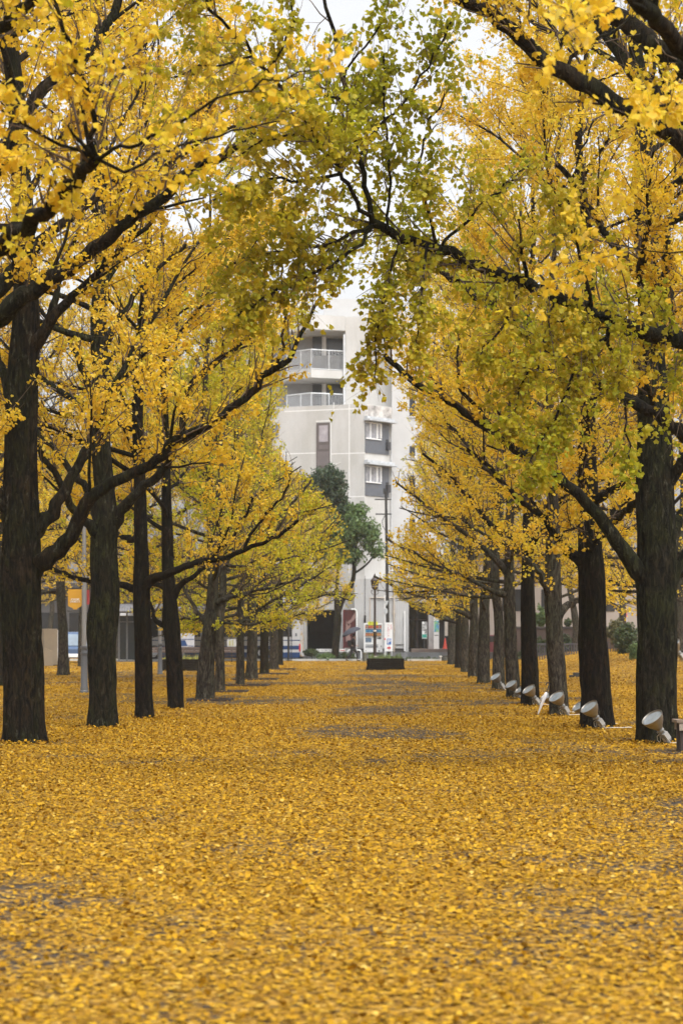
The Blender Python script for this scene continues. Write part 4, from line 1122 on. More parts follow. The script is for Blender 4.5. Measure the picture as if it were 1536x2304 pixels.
# windows in the left face of the front block
mb = MB(); fA.slab(mb, 712, 742, 951, 1085, 0, .05); w_ = bp(mb, 'window', BRFRAME)
mb = MB(); fA.slab(mb, 718, 738, 957, 994, .052, .06); mb.build('pane', plain('pinkish_pane', (.34, .31, .33), .25, .25, 2), w_, origin=BO)
mb = MB(); fA.slab(mb, 718, 738, 1001, 1010, .052, .06); fA.slab(mb, 714, 740, 1016, 1048, .052, .06); fA.slab(mb, 714, 740, 1052, 1084, .052, .06)
mb.build('panel', plain('brown_pane', (.145, .125, .125), .4, .12, 2), w_, origin=BO)
for x0, x1, y0, y1 in ((598, 627, 955, 985), (598, 627, 1062, 1092), (560, 582, 955, 985)):
    mb = MB(); fA.slab(mb, x0, x1, y0, y1, 0, .04); w_ = bp(mb, 'window', plain('grey_sash', (.30, .31, .33), .5))
    mb = MB(); fA.slab(mb, x0 + 2, x1 - 2, y0 + 2, y1 - 2, .042, .05); mb.build('pane', plain('grey_pane', (.16, .17, .19), .2, .2, 3), w_, origin=BO)
# repaired joints, painted white on the concrete
mb = MB()
for y in (921, 1019, 1118, 1216):
    fA.slab(mb, 640, 711 if y in (1019,) else 819.8, y, y + 2.2, 0, .004)
    if y == 1019: fA.slab(mb, 743, 819.8, y, y + 2.2, 0, .004)
    fB.slab(mb, 820.4, 822, y, y + 2, .0, .004)
fA.slab(mb, 784.5, 786.7, 909, 1290, .0045, .008)
fA.slab(mb, 743.5, 745.5, 946, 1085, .0045, .008); fA.slab(mb, 711, 745.5, 946, 948.5, .009, .013)
for (x0, y0, x1, y1) in ((745, 945, 750, 930), (750, 930, 751, 905), (745, 1042, 755, 1045), (755, 1045, 766, 1040)):
    p, q = fA.plan(x0), fA.plan(x1)
    mb.tube([(p.x + fA.n.x * .012, p.y + fA.n.y * .012, zz(y0, p.y)), (q.x + fA.n.x * .012, q.y + fA.n.y * .012, zz(y1, q.y))], .022, 5)
bp(mb, 'joint_repair', LINE)
# right face: window bays with grey panels under canopies
for y0, y1, yc in ((951, 1021, 940), (1049, 1117, 1038)):
    mb = MB(); fB.slab(mb, 820.5, 874, y0, y1, 0, .05); w_ = bp(mb, 'window_bay', GREYP)
    yw1 = y0 + 38
    mb = MB(); fB.slab(mb, 821, 855, yw1 - 2.5, yw1, .052, .13); fB.slab(mb, 853.5, 856, y0 + 2, yw1 - 2.6, .052, .10); fB.slab(mb, 830, 832, y0 + 2, yw1 - 2.6, .052, .10); fB.slab(mb, 844.5, 847.5, y0 + 2, yw1 - 2.6, .052, .10)
    fB.slab(mb, 821, 856, y0, y0 + 1.9, .052, .10)
    mb.build('frame', FRAME, w_, origin=BO)
    mb = MB(); fB.slab(mb, 821, 829.9, y0 + 2, yw1 - 2.6, .053, .07); fB.slab(mb, 832.1, 844.4, y0 + 2, yw1 - 2.6, .053, .07); fB.slab(mb, 847.6, 853.4, y0 + 2, yw1 - 2.6, .053, .07)
    mb.build('pane', GLASSL, w_, origin=BO)
    mb = MB(); fB.slab(mb, 866, 872, y1 - 26, y1 - 8, .052, .3); fB.slab(mb, 867, 871, y1 - 32, y1 - 27, .052, .15)
    mb.build('outdoor_unit', plain('dark_unit', (.05, .05, .055), .5), w_, origin=BO)
    mb = MB(); fB.slab(mb, 818, 881, yc + 6, yc + 10, .0, .55); fB.slab(mb, 819, 880, yc, yc + 5.9, .0, .30)
    bp(mb, 'canopy', plain('weathered_ledge', (.42, .44, .46), .8, .25, 3))
mb = MB(); fB.slab(mb, 821, 880.5, 914, 939, .0, .012); bp(mb, 'stained_band', STAIN)
mb = MB(); q = fB.plan(880)
mb.tube([(q.x, q.y - .16, zz(1300, q.y)), (q.x, q.y - .16, zz(950, q.y))], .05, 8); bp(mb, 'downpipe', plain('grey_pipe', (.45, .46, .47), .5), smooth=True)
# right wing
pe0, pe1 = fE.plan(881.3), fE.plan(1010)
mb = MB(); mb.prism([tuple(pe0), tuple(pe1), (pe1.x, 154), (pe0.x, 154)], 4.0, zz(700, 139))
xc0, xc1 = fE.plan(919), fE.plan(1010)
mb.prism([tuple(pe0), tuple(xc0), (xc0.x, 154), (pe0.x, 154)], .4, 4.0)
bp(mb, 'wing', WHITEW)
for y0, y1 in ((872, 937), (1004, 1026), (1070, 1118), (1168, 1200), (1262, 1290)):
    mb = MB(); fE.slab(mb, 921, 933, y0, y1, 0, .04); w_ = bp(mb, 'window', DKGLASS)
    mb = MB(); fE.slab(mb, 920, 934, y1 + .3, y1 + 2, 0, .08); mb.build('sill', FRAME, w_, origin=BO)
mb = MB(); fE.slab(mb, 853 + 33, 905, 1285, 1312, 0, .04); bp(mb, 'window', GLASSL)
# corrugated white front of the ground floor
fG = Facade((795, 135.5), (912, 135.9))
mb = MB()
g0, g1 = fG.plan(797), fG.plan(912)
zc0, zc1 = .78, zz(1302, 135.7)
n = 96
vs, fs = [], []
for i in range(n + 1):
    w = g0.lerp(g1, i / n) + fG.n * (.012 if (i % 4) in (1, 2) else .0)
    vs += [(w.x, w.y, zc0), (w.x, w.y, zc1)]
for i in range(n): fs.append((2 * i, 2 * i + 2, 2 * i + 3, 2 * i + 1))
k = len(vs)
vs += [(g0.x, 138, zc0), (g0.x, 138, zc1), (g1.x, 138.6, zc0), (g1.x, 138.6, zc1)]
fs += [(k, 0, 1, k + 1), (2 * n, k + 2, k + 3, 2 * n + 1), (1, *range(3, 2 * n + 2, 2), k + 3, k + 1)]
mb.add(vs, fs); bp(mb, 'siding', WHITEW)
mb = MB(); fG.slab(mb, 798, 911, 1459.5, 1468, -.25, -.05); fG.slab(mb, 878, 909, 1450, 1451.5, .02, .05); bp(mb, 'plinth', plain('dark_plinth', (.07, .065, .06), .8))
mb = MB(); fG.slab(mb, 908, 911, 1375, 1465, .03, .14); bp(mb, 'downpipe', FRAME)
mb = MB(); q = fG.plan(886)
mb.tube([(q.x, q.y - .12, .55), (q.x, q.y - .12, zz(1300, 135.7))], .055, 8)
for y in (1382, 1418, 1456): mb.box(q.x - .12, q.x + .12, q.y - .14, q.y, zz(y, 135.6), zz(y - 2, 135.6))
mb.tube([(q.x, q.y - .12, zz(1345, 135.7)), (fG.plan(840).x, q.y - .2, zz(1345, 135.7)), (fG.plan(832).x, q.y - .2, zz(1345, 135.7)), (fG.plan(832).x, q.y - .2, zz(1400, 135.7))], .04, 8)
bp(mb, 'drain_pipe', plain('beige_pipe', (.50, .43, .36), .6), smooth=True)
mb = MB(); q = fG.plan(821)
mb.tube([(q.x, q.y - .1, zz(1402, 135.6)), (q.x, q.y - .1, zz(1296, 135.6))], .015, 6); mb.tube([(q.x, q.y - .1, zz(1402, 135.6)), (q.x, q.y - .1, zz(1385, 135.6))], .06, 8)
bp(mb, 'cable', DKIN)
# dark entrance on the right
mb = MB()
mb.box(xc0.x, pe1.x + 3, 142.2, 142.4, .7, 4.0); bp(mb, 'entrance_glass', DKGLASS)
mb = MB()
for px in (919.5, 938, 961): mb.box((px - VX) * 142 / F - .06, (px - VX) * 142 / F + .06, 142.05, 142.19, .74, 3.98)
mb.box(xc0.x, pe1.x, 142.04, 142.18, 2.75, 2.85)
bp(mb, 'entrance_frame', BRFRAME)
mb = MB(); mb.box((963 - VX) * 140 / F, (976 - VX) * 140 / F, 139.4, 140.9, .73, 4.0); bp(mb, 'pier', plain('grey_pier', (.36, .34, .34), .8))
# white boarded strip and framed poster beside the dark opening
mb = MB(); fA.slab(mb, 756.5, 773, 1378, 1460, .002, .05)
for i in range(9): fA.slab(mb, 757, 772.5, 1380 + i * 9, 1387.6 + i * 9, .052, .065)
bp(mb, 'cladding', WHITEW)
# ------------------------------------------------------------------ things along the avenue
def lettering(body, size, mat_, parent, loc, rot=(math.pi / 2, 0, 0), name='lettering', vertical=False, gap=1.05, bold=0.0):
    if vertical: body = '\n'.join(body)
    cu = bpy.data.curves.new('t', 'FONT')
    cu.body = body; cu.size = size; cu.align_x = 'CENTER'; cu.align_y = 'CENTER'; cu.space_line = gap; cu.extrude = .002; cu.offset = bold
    o = bpy.data.objects.new('t', cu); COL.objects.link(o)
    dg = bpy.context.evaluated_depsgraph_get()
    me = bpy.data.meshes.new_from_object(o.evaluated_get(dg))
    COL.objects.unlink(o); bpy.data.objects.remove(o)
    me.materials.clear(); me.materials.append(mat_)
    q = bpy.data.objects.new(name, me); q.location = loc; q.rotation_euler = rot
    return link(q, parent)


def copy_tree(o, parent=None):
    c = o.copy(); COL.objects.link(c)
    if parent is not None: c.parent = parent
    for ch in list(o.children): copy_tree(ch, c)
    return c


ALUM = plain('brushed_reflector', (.27, .25, .22), .36, .15, 6, metal=.8)
CASE = plain('grey_lamp_case', (.22, .215, .20), .5, .2, 5)
TAN = plain('tan_ballast', (.46, .40, .32), .6, .1, 5)
LENS = plain('lens_glass', (.20, .225, .24), .15, .25, 8, spec=.6)
WIRE = plain('pale_wire', (.52, .50, .46), .6, .1)
BLACK = plain('black_metal', (.022, .021, .020), .5, .2, 4)
WHITE = plain('white_paint', (.78, .78, .77), .45, .05, 3)
RUST = plain('dark_brown_iron', (.040, .028, .024), .6, .35, 5)
GREYL = plain('lamp_post_grey', (.21, .205, .20), .5, .08, 2)
GREYD = plain('lamp_base_grey', (.09, .093, .10), .5, .1, 2)


# --- floodlights on stakes, aimed up into the opposite crowns
def floodlight(aim):
    """built along the aim direction from the foot"""
    t = thing('floodlight', 'x', 'floodlight', (0, 0, 0), 0, 'floodlights at the feet of the right row')
    M = Vector(aim).normalized().to_track_quat('Z', 'Y').to_matrix().to_4x4()
    N = M @ Matrix.Translation((0, 0, -.075))
    mb = MB(); mb.lathe([(.046, .38), (.062, .40), (.075, .43), (.10, .46), (.135, .51), (.162, .565), (.176, .62), (.184, .625), (.186, .633), (.180, .636), (.172, .622), (.158, .568), (.10, .475)], 32, M=N)
    mb.build('reflector', ALUM, t, smooth=True)
    mb = MB(); mb.lathe([(.0001, .598), (.10, .602), (.166, .612), (.168, .606), (.0002, .590)], 28, M=N); mb.build('lens', LENS, t, smooth=True)
    mb = MB(); mb.lathe([(.040, .30), (.050, .315), (.050, .345), (.058, .35), (.058, .37), (.046, .38)], 18, M=N)
    for a in (0, 2.1, 4.2):
        mb.box(.045, .075, -.012, .012, .34, .37, M=N @ Matrix.Rotation(a, 4, 'Z'))
    mb.build('socket', CASE, t, smooth=True)
    mb = MB(); mb.box(-.045, .045, -.05, .05, .05, .235, M=M); mb.box(-.052, -.046, -.03, .03, .15, .21, M=M); hs = mb.build('housing', CASE, t, bevel=.006)
    mb = MB(); mb.box(.048, .085, -.042, .042, .10, .232, M=M); mb.build('ballast', plain('pale_ballast', (.34, .33, .31), .5) if 'pale_ballast' not in bpy.data.materials else bpy.data.materials['pale_ballast'], t, bevel=.005)
    mb = MB(); mb.box(-.03, .03, -.056, -.051, .075, .15, M=M); mb.build('plate', TAN, hs)
    mb = MB(); mb.tube([M @ Vector((0, 0, .07)), M @ Vector((0, 0, -.10))], [.02, .008], 8); mb.build('stake', CASE, t)
    mb = MB(); q = [M @ Vector(p) for p in ((-.04, -.045, .23), (-.10, -.06, .20), (-.145, -.07, .12), (-.125, -.07, .08), (-.085, -.06, .11), (-.05, -.045, .19))]
    mb.tube(q, .006, 6); mb.build('handle', WIRE, t)
    mb = MB(); f0 = M @ Vector((.03, 0, .08))
    mb.tube([f0, f0 + Vector((.04, -.02, -.05)), (f0.x + .16, f0.y - .05, .02), (f0.x + .34, f0.y + .02, .018), (f0.x + .55, f0.y + .18, .018)], .008, 6); mb.build('cable', WIRE, t)
    return t

proto = floodlight((-.52, -.34, .74))
first = True
for px, D_, sc_, lab in ((1506, 26.78, 0.837, 'biggest silver floodlight, at the foot of the thickest right trunk'),
                         (1359, 31.30, 0.818, 'silver floodlight before the very dark second right trunk'),
                         (1279, 36.70, 0.837, 'silver floodlight just right of the leaning white umbrella'),
                         (1215, 42.20, 0.818, 'silver floodlight just left of the leaning white umbrella'),
                         (1171, 47.30, 0.818, 'silver floodlight before the pale grey fifth right trunk'),
                         (1135, 55.20, 0.883, 'smallest and farthest silver floodlight of the right row'),
                         (1334, 32.75, 0.744, 'floodlight half hidden behind the one at the second right trunk'),
                         (1257, 38.0, 0.763, 'floodlight half hidden behind the leaning white umbrella'),
                         (1194, 43.4, 0.744, 'floodlight half hidden behind the fourth right trunk'),
                         (1483, 28.2, 0.670, 'floodlight almost wholly hidden behind the thickest right trunk')):
    o = proto if first else copy_tree(proto)
    first = False
    o.location = ((px - VX) * D_ / F, D_, .02); o.scale = (sc_,) * 3
    o['label'] = lab
    o.rotation_euler = (0, 0, R(-8)) if ('half' in lab or 'wholly' in lab) else (0, 0, R(random.uniform(-7, 7)))
o = copy_tree(proto)
D_ = 74.0; X_ = (1539 - VX) * D_ / F
o.location = (X_, D_, mound(np.array(X_), np.array(D_)).item() + .02); o.scale = (1.5,) * 3
o['label'] = 'floodlight on the leafy bank at the right edge'

# --- folded white umbrella leaning on the third right trunk
a = ground_pt(1208, 1612); tip = at(1236, 1539, 36.75)
mb = MB()
d = (tip - a)
UW = plain('white_umbrella_cloth', (.66, .66, .68), .5, .06, 12)
um = thing('folded_umbrella', 'white folded umbrella leaning against the grey third right trunk', 'umbrella', tuple(a))
pts = [a + d * s for s in (.06, .10, .2, .35, .5, .62, .70, .74)]
mb.tube(pts, [.006, .012, .017, .024, .032, .036, .028, .014], 14)
mb.build('canopy', UW, um, smooth=True, origin=a)
mb = MB(); mb.tube([a + Vector((0, 0, -.005)), a + d * .06], [.004, .006], 8); mb.tube([a + d * .74, a + d * .9], [.008, .008], 8); mb.build('shaft', BLACK, um, origin=a)
mb = MB(); mb.tube([a + d * .88, a + d * .97, a + d * 1.02 + Vector((-.02, 0, .012)), a + d * 1.02 + Vector((-.055, 0, .004)), a + d * .98 + Vector((-.065, 0, -.012))], .013, 8); mb.build('handle', BLACK, um, smooth=True, origin=a)

# --- wooden bench at the right edge
g = ground_pt(1531, 1692)
WOOD = plain('weathered_bench_wood', (.20, .15, .11), .8, .35, 7, bmp=.3)
wb = thing('wooden_bench', 'weathered wooden bench cut by the right edge', 'bench', (g.x, g.y, 0))
mb = MB()
for i in range(3): mb.box(-.055, 1.5, .0 + i * .14 - .02, .115 + i * .14, .36, .40)
mb.build('seat', WOOD, wb, bevel=.006)
mb = MB(); mb.box(-.02, 1.46, -.012, .018, .265, .357); mb.box(-.02, 1.46, .36, .39, .265, .357); mb.build('apron', plain('pale_bench_rail', (.30, .25, .20), .8, .25, 6), wb, bevel=.004)
for x in (0.0, 1.38):
    for y in (-.008, .34):
        mb = MB(); mb.box(x, x + .08, y + .03 if y < 0 else y - .03, y + .09 if y < 0 else y + .03, -.02, .356); mb.build('leg', RUST, wb, bevel=.004)
rng = np.random.default_rng(77)
n = 26
p_ = np.stack([rng.uniform(-.05, .6, n), rng.uniform(0, .36, n), np.full(n, .405)], 1)
an = rng.random(n) * 6.28
ax_ = np.stack([np.cos(an), np.sin(an), rng.normal(0, .2, n)], 1); ax_ = norm(ax_)
nr = norm(np.cross(ax_, np.stack([-np.sin(an), np.cos(an), np.zeros(n)], 1)))
me = leaves_mesh('fallen_leaves', p_ + np.array([g.x, g.y, 0]), ax_, nr, np.full(n, .06), rng.random(n), None, True, LITTER, rng, 1.2)
tag(link(bpy.data.objects.new('fallen_leaves', me)), 'ginkgo leaves lying on the wooden bench', 'leaves', kind='stuff')

# --- round planters built of dark brick; the middle one carries a lamp post
m, nt, b = new_mat('dark_planter_brick')
br = nt.nodes.new('ShaderNodeTexBrick'); lk(nt, objco(nt, (1, 1, 1)), br.inputs['Vector'])
br.inputs['Scale'].default_value = 4.5; br.inputs['Mortar Size'].default_value = .02
br.inputs['Color1'].default_value = (.012, .009, .006, 1); br.inputs['Color2'].default_value = (.020, .016, .010, 1); br.inputs['Mortar'].default_value = (.006, .005, .004, 1)
lk(nt, br.outputs[0], b.inputs['Base Color']); b.inputs['Roughness'].default_value = .9; b.inputs['Specular IOR Level'].default_value = .1
bump(nt, b, br.outputs['Fac'], .6, .02)
PLB = m
SOIL = plain('planter_soil', (.05, .04, .022), .9, .4, 10)
GRASS = plain('planter_green', (.12, .17, .045), .7, .4, 6)
def planter(px, py, wpx, hpx, lab, weeds, wpl):
    g = ground_pt(px, py); D = g.y; w = wpx * D / F / 2; h = hpx * D / F
    dp = .85
    g.y += dp
    t = thing('planter', lab, 'planter', (g.x, g.y, 0), 0, 'dark brick planters on the square')
    mb = MB(); c_ = .18
    def octo(s): return [(-w * s + c_, -dp * s), (w * s - c_, -dp * s), (w * s, -dp * s + c_), (w * s, dp * s - c_), (w * s - c_, dp * s), (-w * s + c_, dp * s), (-w * s, dp * s - c_), (-w * s, -dp * s + c_)]
    mb.prism(octo(1.0), -.02, .10)
    courses = 5
    for i in range(courses):
        z0 = .10 + (h - .10) * i / courses; z1 = .10 + (h - .10) * (i + 1) / courses
        mb.prism(octo(.955 if i % 2 else .965), z0 + .004, z1 - .004 if i < courses - 1 else z1)
    mb.build('brick_wall', PLB, t, bevel=.012)
    mb = MB(); mb.prism(octo(.88), h - .1, h + .012); mb.build('soil', SOIL, t)
    mb = MB(); rg = random.Random(px)
    for i in range(weeds):
        x, y = rg.uniform(-w * .85, w * .85), rg.uniform(-dp * .85, dp * .85)
        hh = rg.uniform(.03, .09) * (3.2 if rg.random() < .05 else 1)
        a = rg.uniform(0, 6.28); lx, ly = math.cos(a) * .03, math.sin(a) * .03
        bx, by = rg.uniform(-.06, .06), rg.uniform(-.06, .06)
        mb.add([(x - lx, y - ly, h + .01), (x + lx, y + ly, h + .01), (x + lx * .6 + bx * .5, y + ly * .6 + by * .5, h + .01 + hh * .7), (x + bx, y + by, h + .012 + hh)], [(0, 1, 2, 3)])
    mb.build('weeds', wpl, t)
    return t, h
pl, ph = planter(867, 1508, 88, 26, 'dark brick planter in the middle of the avenue, under the black lamp post', 900, GRASS)
planter(404, 1510, 88, 26, 'dark brick planter with yellowing plants behind the fourth left trunk', 1400, plain('yellowing_weeds', (.26, .25, .05), .7, .4, 6))

# lamp post standing behind/on the planter
D = 92.0; X = (843 - VX) * D / F
t = thing('street_lamp', 'dark iron lamp post with one lantern, rising from the middle planter', 'street lamp', (X, D, ph))
zt = zz(1328, D) - ph
mb = MB(); mb.lathe([(.13, 0), (.13, .08), (.09, .10), (.075, .30), (.075, 1.15), (.085, 1.18), (.085, 1.22), (.06, 1.26), (.052, 1.3), (.048, zt - .05), (.07, zt - .03), (.04, zt)], 16); mb.build('pole', RUST, t, smooth=True)
mb = MB(); mb.lathe([(.055, zt), (.09, zt + .03), (.10, zt + .05), (.155, zt + .10), (.19, zt + .42), (.20, zt + .45), (.15, zt + .52), (.10, zt + .58), (.05, zt + .62), (.03, zt + .66), (.03, zt + .74), (.0001, zt + .78)], 12); lh = mb.build('lantern', RUST, t, smooth=True)
mb = MB(); mb.lathe([(.160, zt + .14), (.186, zt + .40)], 12); mb.build('glass', plain('frosted_glass', (.30, .28, .27), .3, .15, 4), lh)
mb = MB()
for a in range(4):
    ca, sa = math.cos(a * math.pi / 2), math.sin(a * math.pi / 2)
    q = [(.06, zt - .20), (.13, zt - .17), (.17, zt - .08), (.15, zt + .02), (.11, zt + .0), (.13, zt - .06)]
    mb.tube([(r * ca, r * sa, z) for r, z in q], .014, 6)
mb.build('scroll', RUST, t)
for z, w in ((zz(1420, D) - ph, .072), (.06, .135)):
    mb = MB(); mb.lathe([(w, z - .05), (w + .004, z - .048), (w + .004, z + .048), (w, z + .05)], 16); mb.build('sticker', plain('pale_sticker', (.62, .58, .52), .6), t)

# --- two grey lamp posts left of the avenue
def lamp_post():
    t = thing('lamp_post', 'x', 'lamp post', (0, 0, 0), 0, 'grey lamp posts left of the avenue')
    mb = MB(); mb.lathe([(.125, -.02), (.125, .05), (.105, .08), (.105, .15), (.092, .18), (.086, .95), (.084, 1.0)], 20); mb.build('base', GREYD, t, smooth=True, angle=25)
    mb = MB()
    for z in (1.0, 1.16): mb.lathe([(.082, z), (.10, z + .01), (.10, z + .035), (.086, z + .04), (.10, z + .05), (.10, z + .07), (.08, z + .08)], 20)
    mb.lathe([(.080, 1.08), (.078, 1.16)], 20); mb.build('collar', GREYD, t, smooth=True, angle=25)
    mb = MB(); mb.lathe([(.066, 1.235), (.064, 3.0), (.056, 3.2), (.05, 4.6)], 18); mb.build('pole', GREYL, t, smooth=True)
    mb = MB(); mb.lathe([(.06, 4.6), (.12, 4.65), (.17, 5.05), (.19, 5.08), (.10, 5.22), (.0001, 5.3)], 14); mb.build('lantern', GREYD, t, smooth=True)
    return t
l1 = lamp_post(); g1 = ground_pt(189.5, 1560); l1.location = g1
l1['label'] = 'grey lamp post with an orange banner, just left of the burled trunk'
l2 = copy_tree(l1); g2 = ground_pt(360, 1518); l2.location = g2
l2['label'] = 'grey lamp post without a banner, between the third and fourth left trunks'
D = g1.y
def bx(px): return (px - VX) * D / F
ORANGE = plain('orange_banner', (.52, .27, .02), .7, .06, 3)
bn = thing('banner', 'orange banner with white writing hanging from the grey lamp post', 'banner', (bx(169), D, 0))
zb = zz(1362, D)
mb = MB(); x0, x1 = bx(153) - bx(169), bx(184) - bx(169)
prof = [(x0, zb + .42), (x0, zb), (x0 + .02, zb - .03), (-.06, zb - .08), (-.05, zb - .11), (.05, zb - .11), (.06, zb - .08), (x1 - .02, zb - .03), (x1, zb), (x1, zb + .42)]
n = len(prof)
mb.add([(x, -.005, z) for x, z in prof] + [(x, .005, z) for x, z in prof], [tuple(range(n)), tuple(range(2 * n - 1, n - 1, -1))] + [(i, (i + 1) % n, n + (i + 1) % n, n + i) for i in range(n)])
pn = mb.build('panel', ORANGE, bn)
lettering('植木の町\n春の花祭り', .055, WHITE, pn, (0, -.008, zb + .12), bold=.001)
mb = MB(); mb.tube([(x0 - .02, .0, zb - .15), (.30, 0, zb - .15)], .012, 6); mb.tube([(x0 - .02, .0, zb + .44), (.30, 0, zb + .44)], .012, 6); mb.build('arm', BLACK, bn)
mb = MB(); xr = bx(192.5) - bx(169); mb.box(xr - .01, xr + .10, .02, .028, zb + .02, zb + .4); mb.build('second_panel', plain('red_panel', (.30, .04, .04), .7), bn)

# --- tree pits: low dark edging round the feet of the left trunks
PIT = plain('dark_pit_edging', (.045, .030, .022), .85, .3, 8)
for px, py, D, s, lab in ((461, 1577, 46.0, .50, 'dark edging round the leaning fifth left trunk'), (494, 1558, 53.2, .62, 'dark edging round the trunk behind the leaning one'), (540, 1544, 60.3, .75, 'dark edging round the thinnest left trunk'),
                         (566, 1530, 69.5, .80, 'dark edging right of the thinnest left trunk'), (594, 1518, 80.0, .85, 'dark edging round the third last left trunk'), (616, 1507, 92.6, .9, 'dark edging round the second last left trunk')):
    X = (px - VX) * D / F
    mb = MB()
    for x0, x1, y0, y1 in ((-s, s, -s, -s + .07), (-s, s, s - .07, s), (-s, -s + .07, -s + .072, s - .072), (s - .07, s, -s + .072, s - .072)):
        mb.box(x0, x1, y0, y1, -.02, .055)
    o = mb.build('tree_pit', PIT, bevel=.006); o.location = (X + .12, D, 0)
    tag(o, lab, 'tree pit', 'dark tree pit edgings in the left row')

# --- vending machine, stickers, parking sign, bollard, barrier
D = 134.2
t = thing('vending_machine', 'white drinks vending machine against the building wall', 'vending machine', ((839 - VX) * D / F, D, .5))
s = D / F
def vx(px): return (px - 839) * s
def vz(py): return zz(py, D) - .5
mb = MB(); mb.box(vx(818), vx(860.5), 0, .7, .03, vz(1402.5)); body = mb.build('body', WHITE, t, bevel=.015)
mb = MB(); mb.box(vx(821.5), vx(858), -.03, -.002, vz(1433), vz(1405.5)); mb.build('display', plain('display_back', (.10, .11, .12), .3), t)
cols = [(.55, .14, .05), (.08, .22, .42), (.62, .30, .12)]
k_ = 0
rg = random.Random(4)
for py, c in ((1414, 0), (1423, 1), (1431.5, 2)):
    mb = MB(); mb.box(vx(821.8), vx(857.7), -.06, -.031, vz(py + 1.0), vz(py)); mb.build('shelf', WHITE, t)
    for j in range(12):
        px = 823.4 + j * 2.95
        base_c = [(.6, .13, .05), (.55, .2, .08), (.05, .22, .45), (.1, .35, .5), (.45, .3, .12), (.7, .35, .1), (.35, .35, .36)]
        cc = {0: (0, 1, 6, 0), 1: (2, 3, 2, 4), 2: (5, 4, 1, 5)}[c][rg.randrange(4)]
        nm = 'can_colour_%d' % cc
        mt = bpy.data.materials.get(nm) or plain(nm, base_c[cc], .35)
        mb = MB(); mb.lathe([(.028, 0), (.034, .01), (.034, .15), (.026, .18)], 10, c=(vx(px), -.052 + .0, vz(py) + .002)); mb.build('drink', mt, t, smooth=True)
mb = MB(); mb.box(vx(822), vx(835.5), -.02, -.002, vz(1445), vz(1435.5)); mb.build('panel', plain('poster_blue', (.12, .18, .25), .3, .5, 12), t)
mb = MB(); mb.box(vx(822), vx(850), -.015, -.002, vz(1457), vz(1454.5)); mb.box(vx(822), vx(850), -.015, -.002, vz(1452.6), vz(1450.8)); mb.build('delivery_flap', GREYP, t)
for nm, q in (('coin_slot', (848, 851, 1437.5, 1436, -.015)), ('note_slot', (851.5, 857, 1438, 1434.5, -.015)), ('lock', (856, 858, 1456, 1453, -.02)), ('badge', (822, 824, 1465, 1464, -.012)), ('coin_return', (851, 854, 1466, 1463.5, -.02))):
    mb = MB(); mb.box(vx(q[0]), vx(q[1]), q[4], -.002, vz(q[2]), vz(q[3])); mb.build(nm, BLACK, t)
mb = MB(); mb.box(vx(827.5), vx(849), -.05, -.03, vz(1406.6), vz(1398.8)); st_ = mb.build('topper', plain('yellow_topper', (.62, .64, .05), .5), t)
lettering('あたり', .16, BLACK, st_, (vx(838), -.053, vz(1402.6)), bold=.004)

D = 133.2; s = D / F
t = thing('parking_sign', 'tall white parking sign with blue P and red arrow', 'sign', ((875 - VX) * D / F, D, .34))
def sz(py): return zz(py, D) - .34
w = 8.2 * s
mb = MB(); mb.box(-w, w, 0, .08, sz(1466), sz(1401)); pn = mb.build('panel', WHITE, t, bevel=.008)
mb = MB(); mb.box(-w + .04, -w + .09, .01, .07, -.02, sz(1466.2)); mb.box(w - .09, w - .04, .01, .07, -.02, sz(1466.2)); mb.build('post', ALU, t)
mb = MB(); mb.box(-.135, .135, -.012, -.002, sz(1450.5), sz(1437)); mb.box(.012, .02, .0, .01, sz(1450), sz(1449.8)); bl_ = mb.build('blue_square', plain('parking_blue', (.01, .12, .42), .4), t)
lettering('P', .40, WHITE, bl_, (0, -.016, sz(1443.8)), bold=.012)
RED = plain('arrow_red', (.62, .03, .03), .5)
mb = MB(); za = (sz(1454) + sz(1462)) / 2; ar = [(-.13, za - .055), (.0, za - .055), (.0, za - .12), (.135, za), (.0, za + .12), (.0, za + .055), (-.13, za + .055)]
mb.add([(x, -.004, z) for x, z in ar] + [(x, -.012, z) for x, z in ar], [tuple(range(7)), tuple(range(7, 14))] + [(i, (i + 1) % 7, 7 + (i + 1) % 7, 7 + i) for i in range(7)]); mb.build('arrow', RED, t)
PINK = plain('faded_red_letters', (.55, .16, .18), .6)
lettering('つとポート', .21, PINK, pn, (-.05, -.006, sz(1419.5)), vertical=True, gap=.82)
lettering('まち中', .14, PINK, pn, (.14, -.006, sz(1411)), vertical=True, gap=.85)

D = 129.25
mb = MB(); mb.lathe([(.14, -.02), (.15, .10), (.14, .42), (.17, .44), (.17, .52), (.15, .54), (.0001, .55)], 16); o = mb.build('bollard', plain('mossy_stone', (.13, .13, .10), .85, .3, 6), smooth=True)
o.location = ((821 - VX) * D / F, D - .25, 0); tag(o, 'short mossy stone bollard before the vending machine', 'bollard')
D = 132.0; s = D / F
for x0, x1, lab in ((781, 790, 'low white pipe barrier left of the walking person'), (800, 812, 'low white pipe barrier right of the walking person')):
    mb = MB(); z1 = zz(1463, D); a_, c_ = (x0 - VX) * s, (x1 - VX) * s
    pts = [(a_, D, -.05), (a_, D, z1 - .12), (a_ + .04, D, z1 - .03), (a_ + .12, D, z1), (c_ - .12, D, z1), (c_ - .04, D, z1 - .03), (c_, D, z1 - .12), (c_, D, -.05)]
    o = mb.tube(pts, .045, 10).build('pipe_barrier', WHITE, smooth=True); tag(o, lab, 'barrier', 'white pipe barriers by the kerb')
